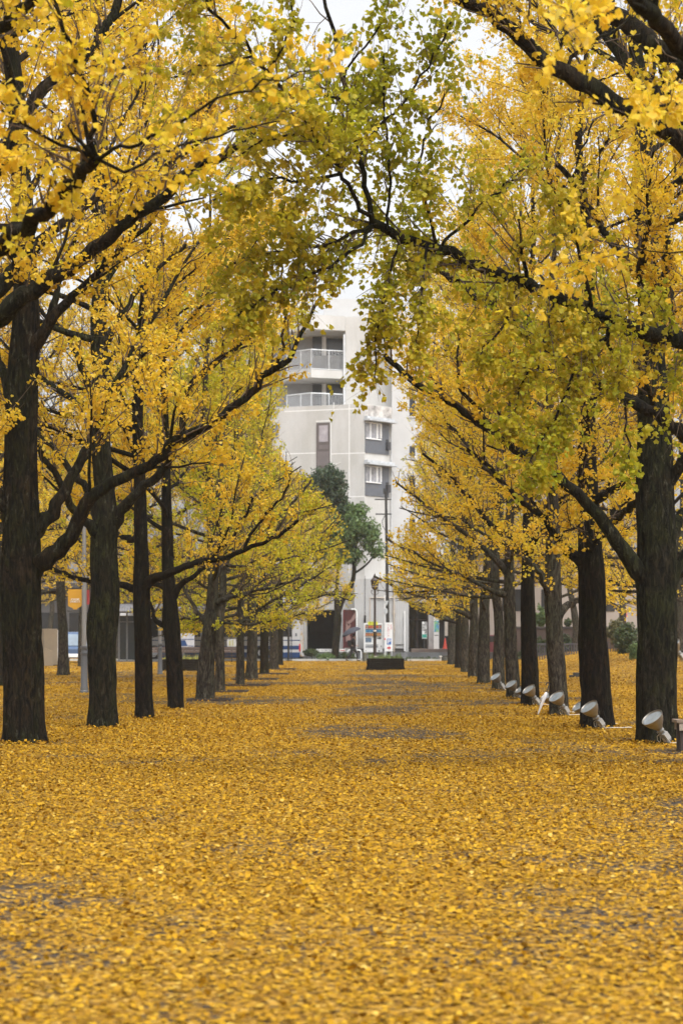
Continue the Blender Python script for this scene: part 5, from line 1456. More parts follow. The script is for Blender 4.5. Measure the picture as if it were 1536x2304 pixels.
# low white direction boards
D = 131.0; s = D / F
t = thing('direction_board', 'low white board with black writing on the way to the lift', 'sign', ((730 - VX) * s, D, .06))
mb = MB(); mb.box((711 - 730) * s, (749 - 730) * s, 0, .03, zz(1467, D) - .06, zz(1460.5, D) - .06); pn = mb.build('panel', WHITE, t)
lettering('エレベーター入口', .135, BLACK, pn, (0, -.006, zz(1463.8, D) - .06), bold=.002)
for x in (-16, 16): mb = MB(); mb.box(x * s - .02, x * s + .02, .031, .06, -.02, zz(1461, D) - .06); mb.build('post', GREYD, t)
t = thing('direction_board', 'low white board with a red arrow right of the dark evergreen trunk', 'sign', ((769.5 - VX) * s, D, .06))
mb = MB(); mb.box(-7 * s, 7 * s, 0, .03, zz(1467, D) - .06, zz(1460.5, D) - .06); pn = mb.build('panel', WHITE, t)
za = zz(1463.8, D) - .06
mb = MB(); mb.box(-.16, .10, -.012, -.002, za - .015, za + .015); mb.add([(.09, -.004, za - .05), (.19, -.004, za), (.09, -.004, za + .05), (.09, -.012, za - .05), (.19, -.012, za), (.09, -.012, za + .05)], [(0, 1, 2), (3, 4, 5), (0, 1, 4, 3), (1, 2, 5, 4), (2, 0, 3, 5)]); mb.build('arrow', RED, t)
for x in (-5, 5): mb = MB(); mb.box(x * s - .02, x * s + .02, .031, .06, -.02, zz(1461, D) - .06); mb.build('post', GREYD, t)

# framed red poster on the wall
D = 134.9; s = D / F
t = thing('poster_board', 'tall dark red poster board showing two pale hands', 'poster', ((787 - VX) * s, D, .4))
pz = lambda py: zz(py, D) - .4
mb = MB(); mb.box(-13 * s, 14 * s, .0, .08, pz(1458), pz(1372)); fr = mb.build('panel', plain('dark_red_poster', (.065, .010, .012), .5, .25, 1.5), t)
PALE = plain('pale_hand_print', (.27, .17, .155), .6, .15, 3)
def flat(poly, name, mt, par, y=-.004):
    mb = MB(); n = len(poly)
    mb.add([(x * s, y, pz(z)) for x, z in poly] + [(x * s, y - .006, pz(z)) for x, z in poly], [tuple(range(n)), tuple(range(n, 2 * n))] + [(i, (i + 1) % n, n + (i + 1) % n, n + i) for i in range(n)])
    return mb.build(name, mt, par)
flat([(-6, 1402), (-4, 1398), (2, 1394), (7, 1385), (13, 1376), (13, 1390), (8, 1396), (3, 1401), (-2, 1404)], 'printed_hand', PALE, fr)
flat([(-10, 1420), (-8, 1394), (-6, 1405), (-3, 1410), (0, 1404), (2, 1406), (-2, 1418), (2, 1440), (-9, 1444)], 'printed_hand', PALE, fr)
mb = MB(); mb.tube([(-14 * s, -.02, -.2), (-14 * s, -.02, pz(1372))], .05, 8); mb.build('frame', plain('maroon_frame', (.12, .02, .02), .5), t)
mb = MB(); mb.tube([(3 * s, -.05, pz(1371)), (11 * s, -.05, pz(1371)), (14 * s, -.05, pz(1374)), (15 * s, -.05, pz(1380)), (15 * s, -.05, -.2)], .05, 8); mb.build('rail', WHITE, t, smooth=True)

# utility pole and thin traffic sign pole
D = 133.9; s = D / F
t = thing('utility_pole', 'tall black utility pole with two crossarms before the building', 'utility pole', ((873 - VX) * s, D, .35))
pz = lambda py: zz(py, D) - .35
lean = -5 * s
mb = MB(); mb.tube([(0, 0, -.3), (lean, 0, pz(1105))], [.13, .085], 14); mb.build('pole', BLACK, t, smooth=True)
for py, x0, x1 in ((1124, -26, 12), (1157, -24, 12)):
    f = pz(py) / pz(1105)
    mb = MB(); mb.box(lean * f + x0 * s, lean * f + x1 * s, -.14, -.06, pz(py) - .04, pz(py) + .04); mb.build('crossarm', BLACK, t)
mb = MB(); mb.tube([(lean * .8 - .1, -.1, pz(1160)), (lean * .8 - .28, -.12, pz(1172)), (lean * .7 - .25, -.12, pz(1185)), (lean * .7 - .05, -.1, pz(1195))], .025, 6); mb.box(lean * .9 - .2, lean * .9 - .06, -.28, -.09, pz(1112), pz(1100)); mb.build('cable', BLACK, t)
D = 132.6; s = D / F
t = thing('traffic_sign', 'thin white sign pole seen beside the parking sign', 'traffic sign', ((865.5 - VX) * s, D, .25))
pz = lambda py: zz(py, D) - .25
mb = MB(); mb.tube([(0, 0, -.3), (0, 0, pz(1340))], .035, 10); mb.build('pole', WHITE, t, smooth=True)
SG = plain('sign_back', (.45, .47, .48), .5)
mb = MB(); mb.add([(-.02, -.05, pz(1352)), (.24, -.05, pz(1352)), (.11, -.05, pz(1364)), (-.02, -.065, pz(1352)), (.24, -.065, pz(1352)), (.11, -.065, pz(1364))], [(0, 1, 2), (3, 4, 5), (0, 1, 4, 3), (1, 2, 5, 4), (2, 0, 3, 5)]); mb.build('triangle_plate', SG, t)
mb = MB(); mb.lathe([(.0001, 0), (.20, .0), (.20, .015), (.0001, .015)], 20, M=Matrix.Translation((.06, -.05, pz(1375))) @ Matrix.Rotation(R(55), 4, 'Z') @ Matrix.Rotation(R(90), 4, 'X')); mb.build('round_plate', SG, t)
mb = MB(); mb.box(-.04, .04, -.06, -.03, pz(1440), pz(1436)); mb.build('reflector', RED, t)

# entrance signs, cone, banner, vented box
D = 139.2; s = D / F
t = thing('notice_sign', 'white upright notice in the dark entrance, green at its foot', 'sign', ((954.5 - VX) * s, D, .74))
pz = lambda py: zz(py, D) - .74
mb = MB(); mb.box(-5.5 * s, 5.5 * s, 0, .05, pz(1437), pz(1399)); pn = mb.build('panel', WHITE, t)
mb = MB(); mb.box(-5 * s, 5 * s, -.01, -.002, pz(1435), pz(1427.5)); mb.build('green_panel', plain('teal_green', (.05, .36, .28), .5), t)
lettering('喫茶と軽食', .2, BLACK, pn, (.07, -.006, pz(1413)), vertical=True, gap=.9)
lettering('営業中', .17, BLACK, pn, (-.08, -.006, pz(1413)), vertical=True, gap=1.1)
mb = MB(); mb.tube([(0, .025, -.02), (0, .025, pz(1437.2))], .025, 8); mb.build('post', GREYD, t)
D = 138.4; s = D / F
t = thing('map_pillar', 'white sign pillar with a blue and green map at its top', 'sign', ((981.5 - VX) * s, D, .74))
pz = lambda py: zz(py, D) - .74
mb = MB(); mb.box(-6 * s, 6 * s, 0, .3, -.02, pz(1385)); pn = mb.build('pillar', WHITE, t, bevel=.008)
m, nt, b = new_mat('printed_map')
nn = noise(nt, 3.2, 5, .6, objco(nt), .8)
rp = ramp(nt, [(.35, (.03, .2, .5)), (.48, (.18, .5, .6)), (.52, (.2, .5, .25)), (.7, (.5, .6, .3))], nn.outputs[0]); lk(nt, rp.outputs[0], b.inputs['Base Color'])
mb = MB(); mb.box(-5.2 * s, 5.2 * s, -.01, -.002, pz(1422), pz(1397)); mb.build('map', m, t)
mb = MB(); mb.box(-4.5 * s, 4.5 * s, -.01, -.002, pz(1430.5), pz(1429)); mb.build('text_line', BLACK, t)
D = 137.6; s = D / F
m, nt, b = new_mat('cone_orange'); b.inputs['Base Color'].default_value = (.62, .05, .02, 1); b.inputs['Roughness'].default_value = .5
t = thing('traffic_cone', 'red traffic cone beside the white sign pillar', 'traffic cone', ((1001 - VX) * s, D, .74))
mb = MB(); mb.lathe([(.15, .03), (.13, .05), (.035, .72), (.02, .74), (.0001, .74)], 18); mb.build('body', m, t, smooth=True)
mb = MB(); mb.box(-.19, .19, -.19, .19, 0, .032); mb.build('base', m, t, bevel=.01)
t = thing('pole_banner', 'white vertical pole banner above the red cone', 'banner', ((1003.5 - VX) * s, D + .6, .74))
pz = lambda py: zz(py, D + .6) - .74
mb = MB(); mb.tube([(-.09, 0, 0), (-.09, 0, pz(1396))], .014, 8); mb.lathe([(.16, 0), (.16, .05), (.03, .08)], 12, c=(-.09, 0, 0)); mb.build('pole', GREYL, t)
mb = MB(); mb.box(-.075, .13, -.003, .003, pz(1431), pz(1399)); mb.build('cloth', plain('banner_cloth', (.62, .56, .48), .8), t)
D = 128.6; s = D / F
t = thing('utility_box', 'low dark box with vent slits beside the last right trunk', 'box', ((1002 - VX) * s, D, 0))
mb = MB(); mb.box(-9 * s, 9 * s, 0, .5, -.02, zz(1475, D)); mb.build('cabinet', plain('dark_green_box', (.035, .038, .034), .6), t, bevel=.015)
mb = MB()
for i in range(3): mb.box(-3.5 * s, 7 * s, -.012, -.002, zz(1488 - i * 3.5, D), zz(1487.1 - i * 3.5, D))
mb.build('vent', plain('vent_grey', (.20, .20, .19), .6), t)
mb = MB(); mb.box(-.40, -.22, -.1, .1, zz(1478, D), zz(1476, D)); mb.box(-.33, -.29, -.02, .02, -.02, zz(1478, D) - .002); mb.build('plate', WHITE, t)


# --- shrubs, hedges, evergreen tree: many small leaves
def foliage(name, blobs, n, size, mat_, parent=None, org=(0, 0, 0), seed=1, flat_=0.3):
    rg = np.random.default_rng(seed)
    P = []
    tot = sum(r[3] * r[4] * r[5] for r in blobs) if len(blobs[0]) == 6 else 1
    for b_ in blobs:
        k = max(30, int(n * (b_[3] * b_[4] * b_[5]) / tot))
        d = norm(rg.normal(size=(k, 3))) * (rg.random((k, 1)) ** .42)
        lump = 1 + .22 * np.sin(d[:, :1] * 7 + b_[0]) * np.sin(d[:, 2:] * 6 + b_[2]) + .14 * np.sin(d[:, 1:2] * 13)
        P.append(np.array(b_[:3]) + d * lump * np.array(b_[3:6]))
    P = np.concatenate(P)
    k = vnoise(P[:, 0] * 2.3 + seed, P[:, 2] * 2.3 + P[:, 1]) > .26
    P = P[k]
    n = len(P)
    ax = norm(rg.normal(size=(n, 3)) + np.array([0, 0, .3])); nr = norm(rg.normal(size=(n, 3)) + np.array([0, 0, .6]))
    nr = norm(nr - ax * (nr * ax).sum(1, keepdims=True))
    me = leaves_mesh(name, P - np.array(org), ax, nr, size * rg.uniform(.6, 1.3, n), np.clip(rg.normal(.5, .25, n), 0, 1), None, False, mat_, rg)
    return link(bpy.data.objects.new(name, me), parent)


def leafmat(name, lo, hi, tr=.3):
    m, nt, b = new_mat(name)
    a = nt.nodes.new('ShaderNodeAttribute'); a.attribute_name = 'tint'
    r = ramp(nt, [(0, lo), (1, hi)], a.outputs['Fac'])
    lk(nt, r.outputs[0], b.inputs['Base Color']); b.inputs['Roughness'].default_value = .5
    t = nt.nodes.new('ShaderNodeBsdfTranslucent'); lk(nt, r.outputs[0], t.inputs['Color'])
    mx = nt.nodes.new('ShaderNodeMixShader'); mx.inputs[0].default_value = tr
    lk(nt, b.outputs[0], mx.inputs[1]); lk(nt, t.outputs[0], mx.inputs[2]); lk(nt, mx.outputs[0], nt.nodes['Material Output'].inputs['Surface'])
    return m
EVER = leafmat('evergreen_dark', (.022, .042, .022), (.075, .115, .055))
EVERL = leafmat('evergreen_light', (.055, .105, .03), (.17, .25, .08))
HEDGE = leafmat('hedge_leaf', (.02, .035, .014), (.085, .12, .035))
OLIVE = leafmat('olive_bush_leaf', (.05, .055, .02), (.17, .16, .06))

D = 129.9; s = D / F
ev = thing('evergreen_tree', 'dark evergreen tree with a leaning trunk before the building', 'tree', ((755 - VX) * s, D, 0))
o_ = ev.location
rng = np.random.default_rng(31)
def stem(pts, name='trunk'):
    Q = catmull([tuple(at(x, y, D + dd)) for x, y, w, dd in pts], 6); w = np.interp(np.linspace(0, 1, len(Q)), np.linspace(0, 1, len(pts)), [p[2] * s / 2 for p in pts])
    Q[0, 2] = min(Q[0, 2], -.05) if name == 'trunk' else Q[0, 2]
    Q, w = resample(Q, w, .15)
    V, Fq = bark_tube(Q, w, 16, rng, .08, .06, flare=(name == 'trunk'))
    return link(bpy.data.objects.new(name, np_mesh(name, V - np.array(o_), Fq, [BARK])), ev)
stem([(756, 1489, 19, 0), (755, 1470, 17, 0), (757, 1430, 16, 0), (760, 1395, 18, 0), (759, 1370, 14, 0), (757, 1330, 9, .1), (760, 1270, 7, .2), (750, 1180, 5, .2), (738, 1100, 3, .2)])
stem([(761, 1380, 11, 0), (770, 1352, 11, 0), (785, 1328, 11, 0), (795, 1300, 10, 0), (797, 1265, 9, 0), (800, 1230, 7, 0), (810, 1180, 4, 0)], 'limb')
stem([(797, 1290, 5, 0), (815, 1278, 5, .1), (832, 1262, 4, .1), (845, 1240, 3, .1)], 'limb')
def bl(px, py, rx, ry, dd=0, ry2=None):
    c = at(px, py, D + dd); return (c.x, c.y, c.z, rx * s, (ry2 or rx) * s, ry * s)
foliage('crown', [bl(735, 1085, 42, 36, .3), bl(758, 1112, 26, 28, 0), bl(700, 1100, 34, 30, .4), bl(712, 1140, 40, 26, .2), bl(748, 1142, 40, 26, .2)], 19000, .16, EVER, ev, o_, 3)
foliage('crown', [bl(785, 1185, 50, 38, 0), bl(760, 1220, 44, 34, .3), bl(828, 1205, 30, 34, 0), bl(848, 1240, 22, 20, 0), bl(780, 1250, 40, 22, .2), bl(800, 1150, 30, 18, .1), bl(745, 1180, 46, 34, .2), bl(730, 1225, 44, 34, .3)], 26000, .16, EVERL, ev, o_, 4)

SHRUBS = 'low shrubs along the kerb'
def shrub(px0, px1, py0, py1, D, lab, mt, n=1500, size=.11, seed=1, name='shrub', group=SHRUBS, base=0.0):
    s = D / F
    c = at((px0 + px1) / 2, (py0 + py1) / 2, D)
    t = thing(name, lab, name, (c.x, D, base), 0, group)
    w, h = (px1 - px0) * s / 2, (py1 - py0) * s / 2
    k = max(1, int(w / (h * 1.2)))
    blobs = [(c.x - w + (2 * i + 1) * w / k, D + .1 * (i % 2), c.z, w / k * 1.12, max(.3, min(w, .6)), h * (1 + .12 * math.sin(i * 2.3 + seed))) for i in range(k)]
    foliage('foliage', blobs, n, size, mt, t, (c.x, D, base), seed)
    mb = MB()
    rg = random.Random(seed)
    for i in range(max(4, 3 * k)):
        x = rg.uniform(-w * .7, w * .7)
        mb.tube([(x, 0, -.03), (x + rg.uniform(-.06, .06), rg.uniform(-.1, .1), max(.12, c.z - base))], [.016, .006], 5)
    mb.build('stem', TWIG, t)
    return t
shrub(685, 712, 1461, 1477, 130.6, 'dark clipped shrub beside the rear of the bus', HEDGE, seed=5)
shrub(712, 751, 1470, 1490, 129.6, 'bright green shrub just left of the dark evergreen trunk', EVERL, seed=6)
shrub(763, 797, 1468, 1490, 129.6, 'green shrub between the dark evergreen trunk and the walking person', HEDGE, seed=7)
shrub(912, 984, 1480, 1492, 129.7, 'long low hedge between the planter and the vented box', HEDGE, 2600, .09, 8, 'hedge', None)

# --- bus
D = 131.3; s = D / F
t = thing('city_bus', 'white bus with dark blue stripes parked beyond the left trunks', 'bus', ((475 - VX) * s, D, .06))
X = lambda px: (px - 475) * s
Zb = lambda py: zz(py, D) - .06
BLUE = plain('bus_blue', (.012, .045, .14), .3, .1, 2)
BW = plain('bus_white', (.50, .50, .50), .3, .05, 1)
x0, x1 = X(268), X(676)
mb = MB(); mb.box(x0, x1, 0, 2.45, .28, Zb(1378)); mb.build('body', BW, t, bevel=.09)
mb = MB(); mb.box(x0 + .05, x1 - .05, -.012, -.001, Zb(1480), Zb(1468)); mb.box(x0 + .05, x1 - .02, -.012, -.001, Zb(1461.5), Zb(1453)); mb.box(x0 + .05, x1 - .02, -.012, -.001, Zb(1442), Zb(1440)); mb.build('stripe', BLUE, t)
for i, (a_, c_) in enumerate(((275, 318), (326, 368), (376, 418), (426, 470), (478, 520), (528, 568), (576, 614), (620, 657))):
    mb = MB(); mb.box(X(a_), X(c_), -.012, -.001, Zb(1433), Zb(1392)); mb.build('window', DKGLASS, t)
mb = MB(); mb.box(X(300), X(330), -.02, -.013, Zb(1479), Zb(1394)); mb.build('door', BRFRAME, t)
for px in (345, 590):
    w_ = MB(); w_.lathe([(.0001, -.02), (.46, -.02), (.5, .03), (.5, .24), (.46, .27), (.0001, .27)], 24, M=Matrix.Translation((X(px), -.02, .45)) @ Matrix.Rotation(R(-90), 4, 'X')); wh = w_.build('wheel', plain('tyre', (.02, .02, .02), .8) if 'tyre' not in bpy.data.materials else bpy.data.materials['tyre'], t, smooth=True)
    w_ = MB(); w_.lathe([(.0001, -.045), (.26, -.045), (.28, -.021), (.0001, -.021)], 20, M=Matrix.Translation((X(px), -.02, .45)) @ Matrix.Rotation(R(-90), 4, 'X')); w_.build('rim', ALU, wh, smooth=True)
m, nt, b = new_mat('rear_advert')
nn = noise(nt, 2.2, 3, .6, objco(nt), .5); rp = ramp(nt, [(.30, (.08, .2, .45)), (.42, (.7, .7, .68)), (.52, (.68, .62, .58)), (.62, (.6, .38, .1)), (.72, (.5, .1, .08))], nn.outputs[0]); lk(nt, rp.outputs[0], b.inputs['Base Color'])
mb = MB(); mb.add([(x1 + .001, .03, Zb(1477)), (x1 + .16, .5, Zb(1477)), (x1 + .16, 2.2, Zb(1477)), (x1 + .001, 2.4, Zb(1477)), (x1 + .001, .03, Zb(1385)), (x1 + .14, .5, Zb(1385)), (x1 + .14, 2.2, Zb(1385)), (x1 + .001, 2.4, Zb(1385))], [(0, 1, 5, 4), (1, 2, 6, 5), (2, 3, 7, 6), (4, 5, 6, 7), (3, 2, 1, 0), (0, 4, 7, 3)]); mb.build('rear_panel', m, t)
mb = MB(); mb.box(x1 - .10, x1 + .0, -.03, -.013, Zb(1466), Zb(1449)); mb.build('tail_light', RED, t)
mb = MB(); mb.box(X(664), X(668), -.02, -.001, Zb(1432), Zb(1425)); mb.build('vent', GREYP, t)

# --- bus shelter with roof lengthened to shade the bus, dark glass, benches, route board
D = 122.0; s = D / F
X = lambda px: (px - 300) * s
Zs = lambda py: zz(py, D)
SHM = plain('shelter_steel', (.12, .125, .13), .4, .1, 2)
t = thing('bus_shelter', 'bus shelter beyond the left row, ribbed grey roof extended to shade the bus', 'shelter', ((300 - VX) * s, D, 0))
mb = MB(); n = 240; xa_, xb2 = X(252), X(612)  # roof run on unseen behind the leaves, added to keep light off the bus
pv = []
for i in range(n + 1):
    x = xa_ + (xb2 - xa_) * i / n; u = .03 if i % 4 < 2 else 0
    pv.append([(x, -.2, Zs(1380)), (x, -.25 , Zs(1376) + u), (x, -.05, Zs(1367) + u), (x, .6, Zs(1360) + u), (x, 13.5, Zs(1360) + u), (x, 13.5, Zs(1364))])
vs = [p for r in pv for p in r]; fs = []
for i in range(n):
    for k in range(5): fs.append((i * 6 + k, (i + 1) * 6 + k, (i + 1) * 6 + k + 1, i * 6 + k + 1))
    fs.append((i * 6 + 5, (i + 1) * 6 + 5, (i + 1) * 6, i * 6))
mb.add(vs, fs); mb.build('roof', plain('grey_ribbed_roof', (.095, .093, .098), .5, .1), t)
for px in (262, 280, 302, 332, 352, 408, 470, 532, 600):
    mb = MB(); mb.box(X(px) - .05, X(px) + .05, 1.2, 1.3, -.02, Zs(1362)); mb.build('post', SHM, t)
mb = MB()
for a_, c_ in ((263.7, 278.2), (281.8, 300.2), (304, 330)): mb.box(X(a_), X(c_), 1.23, 1.26, .15, Zs(1385))
mb.build('glass_panel', plain('dark_green_glass', (.016, .022, .024), .15, .2), t)
mb = MB(); mb.box(X(264), X(330), 1.2, 1.3, Zs(1400), Zs(1398)); mb.box(X(258), X(352), .9, 1.5, -.02, .10); mb.build('rail', SHM, t)
D = 119.5; s = D / F
for a_, c_, lab in ((338, 452, 'long brown slatted bench behind the planter and fourth left trunk'), (462, 534, 'brown slatted bench behind the leaning fifth left trunk')):
    t = thing('slatted_bench', lab, 'bench', ((a_ - VX) * s, D, 0), 0, 'brown slatted benches by the bus stop')
    L = (c_ - a_) * s
    BW2 = bpy.data.materials.get('bench_brown') or plain('bench_brown', (.085, .06, .05), .7, .2, 4)
    mb = MB()
    for z in (.60, .72, .84): mb.box(0, L, .0, .03, z, z + .10)
    mb.build('backrest', BW2, t, bevel=.005)
    mb = MB()
    for y in (.08, .2, .32): mb.box(0, L, y, y + .1, .42, .45)
    mb.build('seat', BW2, t, bevel=.005)
    k = max(2, int(L / 1.6))
    for i in range(k + 1):
        x = .05 + (L - .1) * i / k
        mb = MB(); mb.box(x - .03, x + .03, .031, .08, -.02, .93); mb.box(x - .03, x + .03, .34, .40, -.02, .419); mb.box(x - .03, x + .03, .081, .339, .36, .419); mb.build('leg', BLACK, t)
D = 121.0; s = D / F
t = thing('route_board', 'blue and white notice board right of the fourth left trunk', 'notice board', ((421 - VX) * s, D, 0))
mb = MB(); mb.box(-16 * s, 16 * s, 0, .06, zz(1456, D), zz(1425, D)); mb.build('panel', plain('board_grey', (.42, .42, .44), .5), t)
mb = MB(); z0, z1 = zz(1454, D), zz(1441, D); mb.add([(-14 * s, -.008, z0), (1 * s, -.008, z0), (-4 * s, -.008, z1), (-14 * s, -.008, z1)], [(0, 1, 2, 3)]); mb.box(-15 * s, 15 * s, -.012, -.001, zz(1439.5, D), zz(1438, D)); mb.box(2 * s, 14 * s, -.010, -.001, zz(1454.5, D), zz(1453, D)); mb.build('blue_field', BLUE, t)
for x in (-15.5, 15.5): mb = MB(); mb.box(x * s - .03, x * s + .03, .061, .11, -.02, zz(1423, D)); mb.build('post', BLACK, t)
D = 121.2; s = D / F
t = thing('route_board', 'small pale notice board behind the narrow sixth left trunk', 'notice board', ((517 - VX) * s, D, 0))
mb = MB(); mb.box(-6 * s, 14 * s, 0, .06, zz(1455, D), zz(1438, D)); mb.build('panel', plain('board_grey2', (.40, .40, .40), .5), t)
mb = MB(); mb.box(-2 * s, 2.2 * s, -.01, -.001, zz(1453, D), zz(1442, D)); mb.box(5 * s, 8 * s, -.01, -.001, zz(1453, D), zz(1440, D)); mb.build('notice', plain('notice_olive', (.30, .29, .12), .6), t)
mb = MB(); mb.box(4 * s - .03, 4 * s + .03, .061, .11, -.02, zz(1438, D)); mb.build('post', BLACK, t)
# bus stop posts by the kerb
for px, D, w, h, lab in ((649, 128.9, .075, 3.0, 'thick dark bus stop post beside the last left trunk'), (655.5, 128.9, .03, 2.9, 'thin dark post right of the thick bus stop post'), (333, 118.5, .06, 2.6, 'grey steel post right of the slim third left trunk'), (454, 118.5, .06, 2.6, 'grey steel post left of the leaning fifth trunk')):
    g = Vector(((px - VX) * D / F, D, 0))
    mb = MB(); mb.lathe([(w * 1.8, -.02), (w * 1.8, .04), (w, .06), (w * .95, h), (w * .5, h + .03), (.0001, h + .04)], 14); o = mb.build('steel_post', BLACK if px > 600 else SHM, smooth=True); o.location = g
    tag(o, lab, 'post', 'posts by the bus stop')

# --- beige machine and bin on the left, parked van
BEIGE = plain('beige_machine', (.24, .19, .13), .6, .08, 1.5)
D = 106.0; s = D / F
t = thing('vending_machine', 'beige drinks machine seen from its side beyond the left trunk', 'vending machine', ((118 - VX) * s, D, 0), R(18))
mb = MB(); mb.box(-.45, .27, 0, 1.0, .05, zz(1415, D)); mb.build('body', BEIGE, t, bevel=.015)
mb = MB(); mb.box(.272, .30, .06, .94, .10, zz(1418, D)); fr = mb.build('front', WHITE, t)
mb = MB()
for i in range(5):
    for j in range(4): mb.box(.302, .31, .1 + j * .2, .24 + j * .2, .25 + i * .33, .5 + i * .33)
mb.build('display', plain('display_dim', (.16, .14, .13), .4, .5, 6), fr)
mb = MB(); mb.box(-.44, .26, .02, .98, -.01, .05); mb.build('base', BLACK, t)
D = 104.5; s = D / F
t = thing('recycling_bin', 'beige bin with sloping lid in front of the beige machine', 'bin', ((111 - VX) * s, D, 0), R(18))
mb = MB(); mb.add([(-.3, 0, 0), (.2, 0, 0), (.2, .5, 0), (-.3, .5, 0), (-.3, 0, .96), (.2, 0, .76), (.2, .5, .76), (-.3, .5, .96)], [(0, 1, 2, 3), (4, 5, 6, 7), (0, 1, 5, 4), (1, 2, 6, 5), (2, 3, 7, 6), (3, 0, 4, 7)]); mb.build('body', BEIGE, t, bevel=.02)
mb = MB(); mb.add([(-.2, -.0, .93), (.17, -.0, .78), (.17, .45, .78), (-.2, .45, .93), (-.2, 0, .945), (.17, 0, .797), (.17, .45, .797), (-.2, .45, .945)], [(0, 1, 2, 3), (4, 5, 6, 7), (0, 1, 5, 4), (1, 2, 6, 5), (2, 3, 7, 6), (3, 0, 4, 7)]); mb.build('lid', plain('pale_beige_lid', (.34, .28, .19), .6), t)
D = 117.0; s = D / F
t = thing('parked_van', 'pale blue van facing the square, half hidden by the grey lamp post', 'van', ((163 - VX) * s, D, 0))
VB = plain('van_blue', (.06, .10, .18), .3, .1)
mb = MB(); w = .85
prof = [(0, .35), (-.02, .85), (.25, .98), (.62, 1.72), (.8, 1.82), (3.6, 1.85), (3.7, .35)]
vs = [(x, y, z) for x in (-w, w) for y, z in prof]; k = len(prof)
mb.add(vs, [tuple(range(k)), tuple(range(k, 2 * k))] + [(i, (i + 1) % k, k + (i + 1) % k, k + i) for i in range(k)]); mb.build('body', VB, t, bevel=.05)
mb = MB(); mb.add([(-w + .1, .265, 1.02), (w - .1, .265, 1.02), (w - .14, .59, 1.68), (-w + .14, .59, 1.68), (-w + .1, .235, 1.035), (w - .1, .235, 1.035), (w - .14, .56, 1.695), (-w + .14, .56, 1.695)], [(0, 1, 2, 3), (4, 5, 6, 7), (0, 1, 5, 4), (1, 2, 6, 5), (2, 3, 7, 6), (3, 0, 4, 7)]); mb.build('windscreen', plain('painted_sky_glass', (.16, .21, .26), .1, .2, 2), t)  # pale blue base colour stands in for the sky's reflection
for sx in (-.62, .62):
    mb = MB(); mb.box(sx - .14, sx + .14, -.05, -.01, .66, .8); mb.build('headlight', LENS, t, bevel=.01)
    for y in (.6, 3.0):
        mb = MB(); mb.lathe([(.0001, -.1), (.3, -.1), (.31, .08), (.0001, .08)], 18, M=Matrix.Translation((sx * 1.2, y, .31)) @ Matrix.Rotation(R(90), 4, 'Y')); mb.build('wheel', bpy.data.materials['tyre'], t, smooth=True)
mb = MB(); mb.box(-w, w, -.06, .02, .35, .55); mb.build('bumper', WHITE, t, bevel=.02)

# building behind the left trees (a grey low facade seen in slits)
t = thing('station_building', 'low grey building seen in slits between the left trunks', 'building', (-22, 150, 0))
mb = MB(); mb.box(-26, 11, 0, 8, 0, 5.2); mb.build('wall', plain('grey_station_wall', (.10, .10, .103), .8, .15, .6), t)
mb = MB(); mb.box(-26.3, 11.3, -.8, 8.4, 5.2, 5.6); mb.build('roof', plain('dark_roof', (.06, .06, .065), .7), t)
for i in range(12):
    mb = MB(); mb.box(-25 + i * 3, -22.6 + i * 3, -.03, -.001, .2, 3.4); mb.build('window', DKGLASS, t)

# --- right background: fence, brick wall, hedges, low building, bushes, stone
t = thing('low_building', 'low beige building beyond the brick wall on the right', 'building', ((1270 - VX) * 128 / F, 128, .6))
mb = MB(); mb.box(-6.5, 14, 0, 8, .9, 6.2); mb.build('wall', plain('beige_render', (.30, .26, .23), .85, .08, .7), t)
mb = MB(); mb.box(-6.4, 13.9, .03, 7.9, -.8, .9); mb.build('base', plain('dark_undercroft', (.05, .048, .046), .8), t)
mb = MB(); mb.box(-6.7, 14.2, -.4, 8.2, 6.2, 6.5); mb.build('roof', plain('roof_grey', (.22, .21, .20), .7), t)
for x in (-4, -1.5, 2, 5, 8):
    mb = MB(); mb.box(x, x + 1.2, -.04, -.001, 2.6, 4.0); mb.build('window', DKGLASS, t)
m, nt, b = new_mat('brown_brick')
br = nt.nodes.new('ShaderNodeTexBrick'); lk(nt, objco(nt, (1, 1, 1)), br.inputs['Vector']); br.inputs['Scale'].default_value = 3
br.inputs['Color1'].default_value = (.13, .065, .045, 1); br.inputs['Color2'].default_value = (.17, .085, .06, 1); br.inputs['Mortar'].default_value = (.09, .06, .05, 1)
lk(nt, br.outputs[0], b.inputs['Base Color']); b.inputs['Roughness'].default_value = .85
D = 116.0; s = D / F
t = thing('brick_wall', 'brown brick wall with dark coping behind the right row', 'wall', ((1260 - VX) * s, D, 0))
mb = MB(); mb.box((1150 - 1260) * s, (1420 - 1260) * s, 0, .3, -.05, zz(1415, D)); mb.build('wall', m, t)
mb = MB(); mb.box((1149 - 1260) * s, (1421 - 1260) * s, -.06, .36, zz(1415, D), zz(1410, D)); mb.build('coping', plain('dark_coping', (.055, .045, .042), .7), t, bevel=.01)
D = 112.0
shrub(1180, 1305, 1430, 1495, 114.5, 'dark ivy covered hedge before the brown brick wall', HEDGE, 9000, .14, 21, 'hedge', None, mound(np.array(10.5), np.array(112.)).item() - .2)
shrub(1203, 1228, 1365, 1412, 119.0, 'upright green shrub above the brown brick wall', EVERL, 1500, .14, 22, 'shrub', 'shrubs on the right', 1.9)
shrub(1270, 1284, 1392, 1412, 119.0, 'small leafy shrub beside the grey trunk beyond the wall', HEDGE, 500, .12, 23, 'shrub', 'shrubs on the right', 1.9)
shrub(1384, 1432, 1400, 1480, 92.0, 'big dark bush on the leafy bank beside the thickest right trunk', HEDGE, 5000, .11, 24, 'bush', 'bushes on the bank', mound(np.array(11.4), np.array(92.)).item())
